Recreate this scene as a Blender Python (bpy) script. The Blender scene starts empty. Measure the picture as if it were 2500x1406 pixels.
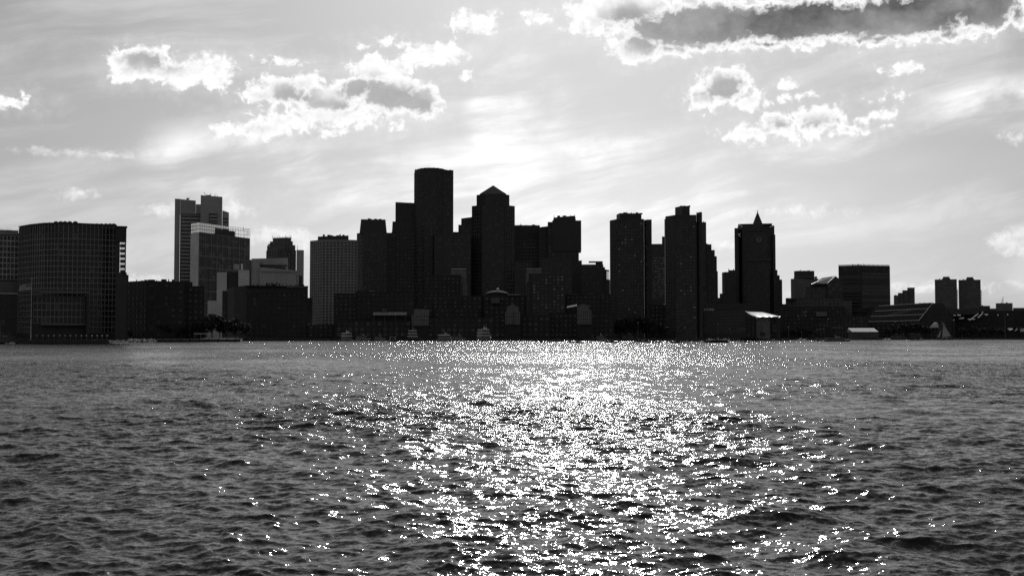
import bpy, math, random
import numpy as np
from mathutils import Vector, Matrix

random.seed(7)
S = bpy.context.scene
COL = S.collection

# ------------------------------------------------------------------ camera
F = 2778.0            # focal length in pixels of the 2500-pixel-wide photograph
H = 4.0               # eye height above the water
PITCH = math.atan((820 - 703) / F)
CP, SP = math.cos(PITCH), math.sin(PITCH)
cam_data = bpy.data.cameras.new('camera')
cam = bpy.data.objects.new('camera', cam_data)
COL.objects.link(cam)
cam.location = (0, 0, H)
cam.rotation_euler = (math.pi / 2 + PITCH, 0, 0)
cam_data.sensor_width = 36.0
cam_data.lens = 36.0 * F / 2500.0
cam_data.clip_start = 0.5
cam_data.clip_end = 80000
S.camera = cam

# ------------------------------------------------------------------ light
SUN_EL, SUN_AZ = 35.5, 2.9      # azimuth to the right of the view direction
SKY_STRENGTH = 0.050
SUN_STRENGTH = 4.5
S.view_settings.view_transform = 'Standard'
S.view_settings.look = 'None'
S.view_settings.gamma = 1.0
S.view_settings.use_curve_mapping = False
S.view_settings.exposure = 0.0
S.cycles.max_bounces = 6
S.cycles.diffuse_bounces = 2
S.cycles.glossy_bounces = 4
S.cycles.transmission_bounces = 4
S.cycles.caustics_reflective = False
S.cycles.caustics_refractive = False
S.cycles.sample_clamp_direct = 0
S.cycles.use_denoising = False
S.render.filter_size = 1.2 if hasattr(S.render, 'filter_size') else 1.5

sun_data = bpy.data.lights.new('sun', 'SUN')
sun_data.energy = SUN_STRENGTH
sun_data.angle = math.radians(0.53)
sun_data.color = (1, 0.99, 0.98)
sun = bpy.data.objects.new('sun', sun_data)
COL.objects.link(sun)
_d = Vector((math.sin(math.radians(SUN_AZ)) * math.cos(math.radians(SUN_EL)),
             math.cos(math.radians(SUN_AZ)) * math.cos(math.radians(SUN_EL)),
             math.sin(math.radians(SUN_EL))))
sun.rotation_euler = _d.to_track_quat('Z', 'Y').to_euler()
sun.location = (0, -50, 200)


def ray(px, py):
    X = (px - 1250.0) / F
    Z = (703.0 - py) / F
    y = CP - Z * SP
    z = SP + Z * CP
    return X / y, z / y


def GX(px, D, py=700.0):
    return ray(px, py)[0] * D


def GZ(py, D):
    return H + ray(1250, py)[1] * D


def P2(px, D, py=700.0):
    return (GX(px, D, py), D)


def azel(px, py):
    x, z = ray(px, py)
    n = math.sqrt(1 + x * x + z * z)
    return math.atan(x), math.asin(z / n)


# ------------------------------------------------------------------ world: clear sky, cirrus, cumulus
W = bpy.data.worlds.new('World')
S.world = W
W.use_nodes = True
nt = W.node_tree
nt.nodes.clear()
N = nt.nodes
LK = nt.links


def nd(t, **kw):
    n = N.new(t)
    for k, v in kw.items():
        setattr(n, k, v)
    return n


def sock(n, i, v):
    if isinstance(v, bpy.types.NodeSocket):
        LK.new(v, n.inputs[i])
    else:
        n.inputs[i].default_value = v


def M(op, a, b=None, c=None, clamp=False):
    n = nd('ShaderNodeMath', operation=op)
    n.use_clamp = clamp
    sock(n, 0, a)
    if b is not None:
        sock(n, 1, b)
    if c is not None:
        sock(n, 2, c)
    return n.outputs[0]


def VM(op, a, b=None, c=None, out=0):
    n = nd('ShaderNodeVectorMath', operation=op)
    sock(n, 0, a)
    if b is not None:
        sock(n, 1, b)
    if c is not None:
        sock(n, 2, c)
    return n.outputs[out]


def SMOOTH(x, a, b, lo=0.0, hi=1.0):
    n = nd('ShaderNodeMapRange', interpolation_type='SMOOTHSTEP')
    sock(n, 0, x)
    sock(n, 1, a)
    sock(n, 2, b)
    sock(n, 3, lo)
    sock(n, 4, hi)
    return n.outputs[0]


def NOISE(vec, scale, detail=6.0, rough=0.55, dist=0.0, lac=2.0):
    n = nd('ShaderNodeTexNoise', noise_dimensions='3D')
    LK.new(vec, n.inputs['Vector'])
    n.inputs['Scale'].default_value = scale
    n.inputs['Detail'].default_value = detail
    n.inputs['Roughness'].default_value = rough
    n.inputs['Lacunarity'].default_value = lac
    n.inputs['Distortion'].default_value = dist
    return n


tc = nd('ShaderNodeTexCoord')
gen = tc.outputs['Generated']
sep = nd('ShaderNodeSeparateXYZ')
LK.new(gen, sep.inputs[0])
az = M('ARCTAN2', sep.outputs[0], sep.outputs[1])
el = M('ARCSINE', sep.outputs[2])
comb = nd('ShaderNodeCombineXYZ')
sock(comb, 0, M('MULTIPLY', az, F / 100.0))
sock(comb, 1, M('MULTIPLY', el, F / 100.0))
P = comb.outputs[0]           # 1 unit = about 100 pixels of the photograph

sky = nd('ShaderNodeTexSky', sky_type='NISHITA')
sky.sun_disc = False
sky.sun_elevation = math.radians(SUN_EL)
sky.sun_rotation = math.radians(SUN_AZ)
sky.altitude = 0
sky.air_density = 1.0
sky.dust_density = 1.6
sky.ozone_density = 1.0
bw = nd('ShaderNodeRGBToBW')
LK.new(sky.outputs[0], bw.inputs[0])
base = bw.outputs[0]

warp_n = NOISE(P, 1.1, 4, 0.6)
warp = VM('SUBTRACT', warp_n.outputs['Color'], (0.5, 0.5, 0.5))
Pw = VM('MULTIPLY_ADD', warp, (0.55, 0.30, 0.0), P)


def blobs(vec, lst, k=1.0):
    cur = None
    for (cx, cy, rx, ry) in lst:
        a, e = azel(cx, cy)
        X = (cx - 1250.0) / F
        rx2 = rx / 100.0 / (1 + X * X)
        ry2 = ry / 100.0 * math.cos(a)
        c = (a * F / 100.0, e * F / 100.0)
        q = VM('MULTIPLY_ADD', vec, (1 / rx2, 1 / ry2, 0), (-c[0] / rx2, -c[1] / ry2, 0))
        ln = VM('LENGTH', q, out=1)
        s = M('MULTIPLY_ADD', ln, -ry2 * k, ry2 * k)
        cur = s if cur is None else M('MAXIMUM', cur, s)
    return cur


CLOUDS = [(350,155,85,42),(300,178,48,30),(430,178,90,36),(510,165,62,32),(525,203,34,20),(285,150,30,26),
 (30,252,48,14),(66,242,20,11),(690,153,44,11),(640,232,55,26),(700,225,80,38),(745,205,55,22),(800,245,90,40),
 (880,215,70,38),(960,235,110,48),(1035,250,52,45),(905,170,60,34),(975,165,55,22),(1060,135,72,34),(1100,125,34,24),
 (955,103,46,12),(880,105,14,10),(800,285,150,22),(690,300,75,26),(650,318,80,24),(555,320,38,15),(740,310,50,20),
 (808,322,34,11),(880,302,34,13),(970,305,18,15),(1130,190,22,10),(1165,55,56,26),(1125,66,25,10),(1310,42,30,14),
 (1440,40,60,44),(1400,70,22,14),(1560,115,75,40),(1520,20,120,50),(1700,65,220,64),(1950,52,270,58),(2200,42,250,64),(2400,20,110,62),
 (1640,120,90,22),(1860,108,150,17),(2150,95,160,20),(2320,82,110,22),(2490,35,30,36),
 (1765,212,68,46),(1720,238,50,30),(1835,248,50,24),(1750,275,16,7),(1935,240,40,9),(1930,212,24,14),
 (2000,292,80,32),(1895,302,52,28),(1840,325,66,16),(1850,348,22,7),(1960,330,60,12),(2070,318,60,12),(2150,282,32,12),(2115,295,26,11),
 (2205,170,42,16),(2198,236,22,10),(2150,238,17,6)]
# distant banks low over the roofs, seen through more air
LOW = [(2475,592,50,24),(2495,570,28,22),(2480,336,18,8),
 (415,512,34,11),(570,512,28,10),(680,577,68,17),(738,588,30,16),(640,565,24,12),(330,682,44,8),(185,476,22,6),(2240,700,90,5),
 (1780,598,40,6),(1930,518,46,5),(235,377,46,4)]
CORES = [(385,142,74,30),(335,150,36,20),(715,240,68,30),(830,258,80,15),(890,222,66,34),(960,240,96,32),(1030,262,50,28),
 (1780,216,56,30),(1740,228,36,16),(1910,306,58,14),(1990,304,76,11),(2480,598,40,10),(680,588,60,8),(740,598,22,8),(610,312,20,10),(2050,300,40,9),
 (1530,50,56,34),(1585,100,48,28),(1620,60,60,30),(1680,72,190,58),(1860,84,240,46),(1990,50,190,80),(2190,34,280,84),(2400,10,160,70),(2490,0,70,44)]

fb = NOISE(Pw, 2.6, 10, 0.66).outputs[0]
fbc = M('SUBTRACT', fb, 0.5)
fine = M('SUBTRACT', NOISE(Pw, 9.0, 5, 0.6).outputs[0], 0.5)
vor = nd('ShaderNodeTexVoronoi', feature='SMOOTH_F1', voronoi_dimensions='2D')
LK.new(Pw, vor.inputs['Vector'])
vor.inputs['Scale'].default_value = 4.5
vor.inputs['Detail'].default_value = 0.0
vor.inputs['Roughness'].default_value = 0.55
vor.inputs['Lacunarity'].default_value = 2.2
vor.inputs['Smoothness'].default_value = 0.25
puff = M('SUBTRACT', 0.42, vor.outputs['Distance'])      # rounded cauliflower bumps
D0 = blobs(Pw, CLOUDS)
dens = M('ADD', M('MULTIPLY_ADD', puff, 0.10, M('MULTIPLY_ADD', fbc, 0.66, D0)), M('MULTIPLY_ADD', fine, 0.16, -0.03))
in_alpha = M('POWER', SMOOTH(dens, -0.13, 0.06), 1.6)
L0 = blobs(Pw, LOW)
low = M('ADD', M('MULTIPLY_ADD', fbc, 0.62, L0), M('MULTIPLY', fine, 0.14))
low_alpha = M('MULTIPLY', SMOOTH(low, -0.14, 0.12), 0.55)
soft_alpha = M('MULTIPLY', SMOOTH(dens, -0.40, 0.0), 0.13)
# cumulus in the rest of the sky, as in the part that is in view
outn = M('ADD', M('MULTIPLY', NOISE(VM('MULTIPLY', Pw, (0.16, 0.42, 1)), 1.0, 2, 0.5).outputs[0], 1.0), M('MULTIPLY', fbc, 0.30))
q = VM('MULTIPLY_ADD', P, (1 / 13.6, 1 / 9.2, 0), (0, -0.10, 0))
outside = SMOOTH(VM('LENGTH', q, out=1), 1.0, 1.25)
outside = M('MULTIPLY', outside, SMOOTH(el, 0.05, 0.14))
outd = M('SUBTRACT', outn, 0.70)
out_alpha = M('MULTIPLY', SMOOTH(outd, -0.02, 0.06), outside)
alpha = M('MAXIMUM', M('MAXIMUM', M('MAXIMUM', in_alpha, low_alpha), soft_alpha), out_alpha)
C0 = blobs(Pw, CORES)
cored = M('ADD', M('MULTIPLY_ADD', fbc, 0.50, C0), M('MULTIPLY', fine, 0.06))
core = M('MULTIPLY', SMOOTH(cored, -0.26, 0.18), SMOOTH(dens, 0.05, 0.22))
out_core = M('MULTIPLY', SMOOTH(outd, 0.05, 0.16), outside)
core = M('MAXIMUM', core, out_core)
# thick lids are darker than small puffs
big = NOISE(VM('MULTIPLY', Pw, (0.35, 0.8, 1)), 1.0, 3, 0.5).outputs[0]
thick = M('MULTIPLY', SMOOTH(blobs(Pw, [(2080, 0, 720, 150)]), 0.0, 0.9), SMOOTH(big, 0.3, 0.62, 0.45, 1.25))
cl_dark = M('ADD', M('MULTIPLY_ADD', thick, -0.27, 0.46), M('ADD', M('MULTIPLY', fbc, 0.26), M('MULTIPLY', fine, 0.05)))
cl_mix = nd('ShaderNodeMix', data_type='FLOAT')
sock(cl_mix, 0, core)
sock(cl_mix, 2, M('MULTIPLY_ADD', puff, 0.18, M('ADD', M('MULTIPLY_ADD', fbc, 0.55, 1.0), M('MULTIPLY', fine, 0.4))))
sock(cl_mix, 3, cl_dark)
cloud_val = M('MULTIPLY', cl_mix.outputs[0], 1.0)

# cirrus: long streaks, mostly fanning up to the right
rot = nd('ShaderNodeVectorRotate', rotation_type='Z_AXIS')
sock(rot, 0, P)
rot.inputs['Angle'].default_value = math.radians(-10)
cw = NOISE(P, 0.25, 3, 0.5)
cwv = VM('SUBTRACT', cw.outputs['Color'], (0.5, 0.5, 0.5))
rv = VM('MULTIPLY_ADD', cwv, (1.0, 0.8, 0.0), rot.outputs[0])
st = VM('MULTIPLY', rv, (0.10, 0.62, 1.0))
c1 = NOISE(st, 1.1, 9, 0.60, 0.25).outputs[0]
c2 = NOISE(VM('MULTIPLY', rv, (0.22, 0.34, 1.0)), 1.0, 6, 0.6, 0.2).outputs[0]
cir = M('MULTIPLY', SMOOTH(c1, 0.42, 0.62), SMOOTH(c2, 0.34, 0.56))
veil = blobs(P, [(1500,440,520,110),(1650,380,260,60),(1270,290,130,150),(500,390,130,60),(640,380,120,50),(2430,260,160,60),
                 (2150,410,260,22),(2000,470,300,40),(760,440,300,60),(1000,430,200,60),(1900,400,260,60)], 1.0)
veil = SMOOTH(veil, -0.35, 0.45)
glow = SMOOTH(blobs(P, [(1420, 540, 1150, 330)]), 0.0, 2.6)      # thin high veil lit from behind, below the sun
cir_a = M('MULTIPLY', cir, M('MULTIPLY_ADD', veil, 1.05, 0.28, clamp=True))
cir_a = M('MULTIPLY', cir_a, SMOOTH(el, 0.0, 0.04))

SKYK = SKY_STRENGTH
m1 = nd('ShaderNodeMix', data_type='FLOAT')      # sky value in final units
sock(m1, 0, cir_a)
sock(m1, 2, M('MULTIPLY', base, SKYK))
sock(m1, 3, 1.0)
m1b = M('MULTIPLY_ADD', glow, M('MULTIPLY_ADD', SMOOTH(c1, 0.38, 0.62), 0.11, 0.04), M('MULTIPLY_ADD', M('MULTIPLY', veil, 0.10), SMOOTH(c2, 0.3, 0.7), m1.outputs[0]))
m2 = nd('ShaderNodeMix', data_type='FLOAT')
sock(m2, 0, alpha)
sock(m2, 2, m1b)
# clouds away from the sun are front lit and duller
az_fac = SMOOTH(M('ABSOLUTE', az), 0.5, 1.6, 1.0, 0.42)
sock(m2, 3, M('MULTIPLY', cloud_val, az_fac))
below = SMOOTH(el, -0.02, 0.0)
final = M('DIVIDE', M('MULTIPLY', m2.outputs[0], M('MULTIPLY_ADD', below, 0.9, 0.1)), SKYK)
bg = nd('ShaderNodeBackground')
LK.new(final, bg.inputs['Color'])
bg.inputs['Strength'].default_value = SKYK
wo = nd('ShaderNodeOutputWorld')
LK.new(bg.outputs[0], wo.inputs[0])
W.cycles.sampling_method = 'MANUAL'
W.cycles.sample_map_resolution = 512


# ------------------------------------------------------------------ materials
MATS = {}


def mat(name, col=0.1, rough=0.8, metallic=0.0, spec=0.5, var=0.25, scale=0.15, bump=0.0, bscale=2.0, coat=0.0):
    """Principled surface with two octaves of weathering noise in object space."""
    if name in MATS:
        return MATS[name]
    m = bpy.data.materials.new(name)
    m.use_nodes = True
    t = m.node_tree
    b = t.nodes['Principled BSDF']
    b.inputs['Roughness'].default_value = rough
    b.inputs['Metallic'].default_value = metallic
    b.inputs['Specular IOR Level'].default_value = spec
    b.inputs['Coat Weight'].default_value = coat
    c = t.nodes.new('ShaderNodeTexCoord')
    n = t.nodes.new('ShaderNodeTexNoise')
    n.inputs['Scale'].default_value = scale
    n.inputs['Detail'].default_value = 6
    n.inputs['Roughness'].default_value = 0.65
    t.links.new(c.outputs['Object'], n.inputs['Vector'])
    r = t.nodes.new('ShaderNodeMapRange')
    r.inputs[1].default_value = 0.3
    r.inputs[2].default_value = 0.7
    r.inputs[3].default_value = 1 - var
    r.inputs[4].default_value = 1 + var
    t.links.new(n.outputs[0], r.inputs[0])
    v = t.nodes.new('ShaderNodeVectorMath')
    v.operation = 'SCALE'
    if not hasattr(col, '__len__'):
        col = (col, col, col)
    v.inputs[0].default_value = col
    t.links.new(r.outputs[0], v.inputs['Scale'])
    t.links.new(v.outputs[0], b.inputs['Base Color'])
    if bump:
        n2 = t.nodes.new('ShaderNodeTexNoise')
        n2.inputs['Scale'].default_value = bscale
        n2.inputs['Detail'].default_value = 4
        t.links.new(c.outputs['Object'], n2.inputs['Vector'])
        bm_ = t.nodes.new('ShaderNodeBump')
        bm_.inputs['Strength'].default_value = bump
        bm_.inputs['Distance'].default_value = 0.2
        t.links.new(n2.outputs[0], bm_.inputs['Height'])
        t.links.new(bm_.outputs[0], b.inputs['Normal'])
    MATS[name] = m
    return m


def props(o, label=None, cat=None, group=None, kind=None):
    if label:
        o['label'] = label
    if cat:
        o['category'] = cat
    if group:
        o['group'] = group
    if kind:
        o['kind'] = kind
    return o


def empty(name, x, y, z, label, cat, group=None, rz=0.0):
    o = bpy.data.objects.new(name, None)
    o.empty_display_size = 2
    COL.objects.link(o)
    o.location = (x, y, z)
    o.rotation_euler = (0, 0, rz)
    return props(o, label, cat, group)


class MB:
    """Collects polygons in world coordinates; build() links them as one mesh object."""
    def __init__(self):
        self.v, self.f, self.m = [], [], []

    def add(self, vs, fs, mi=0):
        o = len(self.v)
        self.v.extend(vs)
        for f in fs:
            self.f.append(tuple(i + o for i in f))
            self.m.append(mi)

    def prism(self, pts, z0, z1, mi=0, top=None):
        """pts counter-clockwise seen from above; z1 a number or one per point."""
        n = len(pts)
        a = sum(pts[i][0] * pts[(i + 1) % n][1] - pts[(i + 1) % n][0] * pts[i][1] for i in range(n))
        zs = list(z1) if hasattr(z1, '__len__') else [z1] * n
        pts = list(pts)
        tp = list(top) if top else pts
        if a < 0:
            pts, zs, tp = pts[::-1], zs[::-1], tp[::-1]
        vs = [(p[0], p[1], z0) for p in pts] + [(tp[i][0], tp[i][1], zs[i]) for i in range(n)]
        fs = [(i, (i + 1) % n, n + (i + 1) % n, n + i) for i in range(n)]
        fs += [tuple(range(n - 1, -1, -1)), tuple(range(n, 2 * n))]
        self.add(vs, fs, mi)

    def box(self, x0, x1, y0, y1, z0, z1, mi=0):
        self.prism([(x0, y0), (x1, y0), (x1, y1), (x0, y1)], z0, z1, mi)

    def slab(self, p0, p1, z0, z1, out, back=0.0, mi=0):
        """upright box along p0->p1 (left to right seen from the water), proud of the wall by out."""
        dx, dy = p1[0] - p0[0], p1[1] - p0[1]
        l = math.hypot(dx, dy) or 1
        nx, ny = dy / l, -dx / l
        a = (p0[0] - nx * back, p0[1] - ny * back)
        b = (p1[0] - nx * back, p1[1] - ny * back)
        c = (p1[0] + nx * out, p1[1] + ny * out)
        d = (p0[0] + nx * out, p0[1] + ny * out)
        self.prism([d, c, b, a], z0, z1, mi)

    def quad(self, a, b, c, d, mi=0):
        self.add([a, b, c, d], [(0, 1, 2, 3)], mi)

    def cyl(self, x, y, z0, z1, r0, r1=None, n=8, mi=0):
        r1 = r0 if r1 is None else r1
        vs = [(x + r0 * math.cos(2 * math.pi * i / n), y + r0 * math.sin(2 * math.pi * i / n), z0) for i in range(n)]
        vs += [(x + r1 * math.cos(2 * math.pi * i / n), y + r1 * math.sin(2 * math.pi * i / n), z1) for i in range(n)]
        fs = [(i, (i + 1) % n, n + (i + 1) % n, n + i) for i in range(n)] + [tuple(range(n - 1, -1, -1)), tuple(range(n, 2 * n))]
        self.add(vs, fs, mi)

    def bar(self, a, b, r, n=4, r1=None, mi=0):
        a, b = Vector(a), Vector(b)
        d = (b - a)
        if d.length < 1e-6:
            return
        q = d.to_track_quat('Z', 'Y')
        r1 = r if r1 is None else r1
        vs = []
        for (c, rr) in ((a, r), (b, r1)):
            for i in range(n):
                t = 2 * math.pi * (i + 0.5) / n
                vs.append(tuple(c + q @ Vector((rr * math.cos(t), rr * math.sin(t), 0))))
        fs = [(i, (i + 1) % n, n + (i + 1) % n, n + i) for i in range(n)] + [tuple(range(n - 1, -1, -1)), tuple(range(n, 2 * n))]
        self.add(vs, fs, mi)

    def dome(self, x, y, z, r, h, n=10, k=4, mi=0):
        vs, fs = [], []
        for j in range(k):
            a = math.pi / 2 * j / k
            for i in range(n):
                t = 2 * math.pi * i / n
                vs.append((x + r * math.cos(a) * math.cos(t), y + r * math.cos(a) * math.sin(t), z + h * math.sin(a)))
        vs.append((x, y, z + h))
        for j in range(k - 1):
            for i in range(n):
                fs.append((j * n + i, j * n + (i + 1) % n, (j + 1) * n + (i + 1) % n, (j + 1) * n + i))
        for i in range(n):
            fs.append(((k - 1) * n + i, (k - 1) * n + (i + 1) % n, k * n))
        self.add(vs, fs, mi)

    def mesh(self, name, mats, origin=(0, 0, 0), smooth=False):
        me = bpy.data.meshes.new(name)
        v = [(p[0] - origin[0], p[1] - origin[1], p[2] - origin[2]) for p in self.v]
        me.from_pydata(v, [], self.f)
        if not isinstance(mats, (list, tuple)):
            mats = [mats]
        for m in mats:
            me.materials.append(m)
        if len(mats) > 1:
            me.polygons.foreach_set('material_index', self.m)
        if smooth:
            me.polygons.foreach_set('use_smooth', [True] * len(self.f))
        me.update()
        return me

    def build(self, name, mats, parent=None, kind=None, label=None, smooth=False, origin=None):
        if not self.f:
            return None
        if parent is not None:
            org = tuple(parent.matrix_basis.translation) if parent.parent is None else tuple(parent['_o'])
        else:
            org = origin or (0, 0, 0)
        o = bpy.data.objects.new(name, self.mesh(name, mats, org, smooth))
        COL.objects.link(o)
        if parent is not None:
            o.parent = parent
        elif origin:
            o.location = origin
        if kind:
            o['kind'] = kind
        if label:
            o['label'] = label
        return o

# ------------------------------------------------------------------ water
def ocean_tile(L, n, seed, wind, lam, lam_min, slope, spread=2.0):
    rng = np.random.default_rng(seed)
    k1 = np.fft.fftfreq(n, L / n) * 2 * np.pi
    kx, ky = np.meshgrid(k1, k1, indexing='ij')
    k = np.sqrt(kx ** 2 + ky ** 2)
    k[0, 0] = 1
    kp = 2 * np.pi / lam
    c = (kx * math.cos(wind) + ky * math.sin(wind)) / k
    Pk = np.exp(-(kp / k) ** 2) / k ** 4 * (0.12 + 0.88 * np.abs(c) ** spread) * np.exp(-(k * lam_min / 6.28) ** 2)
    Pk[0, 0] = 0
    g = (rng.standard_normal((n, n)) + 1j * rng.standard_normal((n, n))) * np.sqrt(Pk)
    h = np.fft.ifft2(g).real
    gx = np.fft.ifft2(1j * kx * np.fft.fft2(h)).real
    gy = np.fft.ifft2(1j * ky * np.fft.fft2(h)).real
    s = slope / math.sqrt(float((gx ** 2 + gy ** 2).mean()))
    h *= s
    hf = np.fft.fft2(h)
    dx = np.fft.ifft2(-1j * kx / k * hf).real
    dy = np.fft.ifft2(-1j * ky / k * hf).real
    return h, -dx, -dy


def sample(tile, L, x, y):
    n = tile[0].shape[0]
    u = (x / L * n) % n
    v = (y / L * n) % n
    i = np.floor(u).astype(np.int64)
    j = np.floor(v).astype(np.int64)
    fu, fv = u - i, v - j
    i %= n
    j %= n
    i2, j2 = (i + 1) % n, (j + 1) % n
    return [t[i, j] * (1 - fu) * (1 - fv) + t[i2, j] * fu * (1 - fv) + t[i, j2] * (1 - fu) * fv + t[i2, j2] * fu * fv for t in tile]


def make_water():
    segs = [(13.0, 60.0, 0.0024), (60.0, 400.0, 0.0048), (400.0, 1500.0, 0.012)]
    r = [13.0]
    for a, b, q in segs:
        while r[-1] < b:
            r.append(r[-1] * (1 + q))
    r = np.array(r)
    core = np.arange(-0.48, 0.4801, 0.0016)
    wing = 0.48 + np.cumsum(np.geomspace(0.003, 0.05, 22))
    th = np.concatenate([-wing[::-1], core, wing])
    R, T = np.meshgrid(r, th, indexing='ij')
    X = (R * np.sin(T)).ravel()
    Y = (R * np.cos(T)).ravel()
    tA = ocean_tile(97.0, 1024, 3, math.radians(75), 5.0, 0.20, WAVE_A)
    tB = ocean_tile(31.0, 1024, 5, math.radians(110), 1.0, 0.06, WAVE_B, 1.5)
    ca, sa = math.cos(0.5), math.sin(0.5)
    h1, dx1, dy1 = sample(tA, 97.0, X, Y)
    h2, dx2, dy2 = sample(tB, 31.0, X * ca - Y * sa, X * sa + Y * ca)
    ex2 = dx2 * ca + dy2 * sa
    ey2 = -dx2 * sa + dy2 * ca
    # gusts: patches of rougher and smoother water
    tG = ocean_tile(420.0, 256, 9, math.radians(20), 90.0, 20.0, 1.0, 1.0)
    g = sample(tG, 420.0, X, Y)[0]
    g = 1 + 0.30 * np.clip(g / (np.std(tG[0]) + 1e-9), -1.5, 1.5) * np.clip(Y / 60, 0.2, 1)
    Z = h1 * (0.75 + 0.25 * g) + h2 * g
    X2 = X + dx1 * 0.9 + ex2 * 0.8
    Y2 = Y + dy1 * 0.9 + ey2 * 0.8
    nr, ntn = len(r), len(th)
    co = np.stack([X2, Y2, Z], 1).astype(np.float32)
    idx = np.arange(nr * ntn).reshape(nr, ntn)
    q = np.stack([idx[:-1, :-1], idx[:-1, 1:], idx[1:, 1:], idx[1:, :-1]], -1).reshape(-1, 4)[:, ::-1]
    me = bpy.data.meshes.new('water')
    me.vertices.add(len(co))
    me.vertices.foreach_set('co', co.ravel())
    me.loops.add(q.size)
    me.loops.foreach_set('vertex_index', q.ravel().astype(np.int32))
    me.polygons.add(len(q))
    me.polygons.foreach_set('loop_start', np.arange(0, q.size, 4, dtype=np.int32))
    me.polygons.foreach_set('use_smooth', np.ones(len(q), dtype=bool))
    me.update(calc_edges=True)
    o = bpy.data.objects.new('water', me)
    COL.objects.link(o)
    fac = np.interp(R.ravel(), [15, 60, 200, 600, 1000], RIPPLE).astype(np.float32)
    fac *= np.clip(g, .6, 1.4).astype(np.float32)
    a = me.attributes.new('ripple', 'FLOAT', 'POINT')
    a.data.foreach_set('value', fac)
    o['kind'] = 'structure'
    return o


RIPPLE = [.105, .135, .165, .175, .205]
WAVE_A, WAVE_B = 0.175, 0.245


LEAN = -0.9


def water_material():
    m = bpy.data.materials.new('harbour water')
    m.use_nodes = True
    t = m.node_tree
    b = t.nodes['Principled BSDF']
    b.inputs['Base Color'].default_value = (0.012, 0.012, 0.012, 1)
    b.inputs['Roughness'].default_value = 0.07
    b.inputs['IOR'].default_value = 1.333
    b.inputs['Specular IOR Level'].default_value = 0.33
    g = t.nodes.new('ShaderNodeNewGeometry')
    # ripples too fine for the mesh: slopes read straight from noise, stronger where the mesh is coarser
    at = t.nodes.new('ShaderNodeAttribute')
    at.attribute_name = 'ripple'
    acc = None
    for k, (sc, w) in enumerate(((3.0, 0.45), (9.0, 0.65), (26.0, 0.6))):
        mp = t.nodes.new('ShaderNodeMapping')
        mp.inputs['Scale'].default_value = (sc * 0.7, sc, sc)
        mp.inputs['Rotation'].default_value = (0, 0, 0.3 - 0.5 * k)
        t.links.new(g.outputs['Position'], mp.inputs[0])
        n = t.nodes.new('ShaderNodeTexNoise')
        n.inputs['Scale'].default_value = 1.0
        n.inputs['Detail'].default_value = 2
        n.inputs['Roughness'].default_value = 0.6
        t.links.new(mp.outputs[0], n.inputs['Vector'])
        s = t.nodes.new('ShaderNodeVectorMath'); s.operation = 'SUBTRACT'
        t.links.new(n.outputs['Color'], s.inputs[0]); s.inputs[1].default_value = (0.5, 0.5, 0.5)
        m2_ = t.nodes.new('ShaderNodeVectorMath'); m2_.operation = 'MULTIPLY_ADD'
        t.links.new(s.outputs[0], m2_.inputs[0]); m2_.inputs[1].default_value = (8 * w, 9.5 * w, 0)
        m2_.inputs[2].default_value = (0, 0, 0)
        if acc is not None:
            t.links.new(acc, m2_.inputs[2])
        acc = m2_.outputs[0]
    sc_ = t.nodes.new('ShaderNodeVectorMath'); sc_.operation = 'SCALE'
    t.links.new(acc, sc_.inputs[0]); t.links.new(at.outputs['Fac'], sc_.inputs['Scale'])
    # wind-driven chop leans one way: steeper faces towards -Y
    ln = t.nodes.new('ShaderNodeVectorMath'); ln.operation = 'SCALE'
    ln.inputs[0].default_value = (0, LEAN, 0); t.links.new(at.outputs['Fac'], ln.inputs['Scale'])
    a1 = t.nodes.new('ShaderNodeVectorMath'); t.links.new(sc_.outputs[0], a1.inputs[0]); t.links.new(ln.outputs[0], a1.inputs[1])
    a2 = t.nodes.new('ShaderNodeVectorMath'); t.links.new(a1.outputs[0], a2.inputs[0]); t.links.new(g.outputs['Normal'], a2.inputs[1])
    nn = t.nodes.new('ShaderNodeVectorMath'); nn.operation = 'NORMALIZE'; t.links.new(a2.outputs[0], nn.inputs[0])
    prev = nn.outputs[0]
    t.links.new(prev, b.inputs['Normal'])
    return m


water = make_water()
WATER_MAT = water_material()
water.data.materials.append(WATER_MAT)
# the sheet that carries the harbour on beyond the modelled waves
_mb = MB()
_mb.quad((-9000, -6000, -0.9), (9000, -6000, -0.9), (9000, 1600, -0.9), (-9000, 1600, -0.9))
_o = _mb.build('water', WATER_MAT, kind='structure')

# ------------------------------------------------------------------ land
GROUND = 1.8
M_ASPH = mat('quay asphalt', 0.05, 0.9, var=0.3, scale=0.05)
M_GRANITE = mat('quay granite', 0.05, 0.9, var=0.5, scale=0.4, bump=0.5, bscale=0.8)
SHORE = [(-3400, 520), (-60, 600), (262, 668), (385, 717), (560, 775), (600, 962), (900, 966), (1490, 975), (1760, 1010),
         (2060, 1130), (2300, 1230), (2500, 1307), (5200, 1800)]
shore_xy = [P2(p, d) for p, d in SHORE]
mb = MB()
land = shore_xy + [(30000, 3000), (60000, 60000), (-60000, 60000), (-30000, 600)]
mb.add([(x, y, GROUND) for x, y in land], [tuple(range(len(land)))])
mb.build('ground', M_ASPH, kind='structure')
mb = MB()
for i in range(len(shore_xy) - 1):
    a, b = shore_xy[i], shore_xy[i + 1]
    mb.slab(a, b, -3.0, GROUND - 0.25, 0.6, 0.3, mi=0)
    mb.slab(a, b, GROUND - 0.245, GROUND + 0.12, 0.75, 0.45, mi=0)
mb.build('quay_wall', M_GRANITE, kind='structure')

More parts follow.
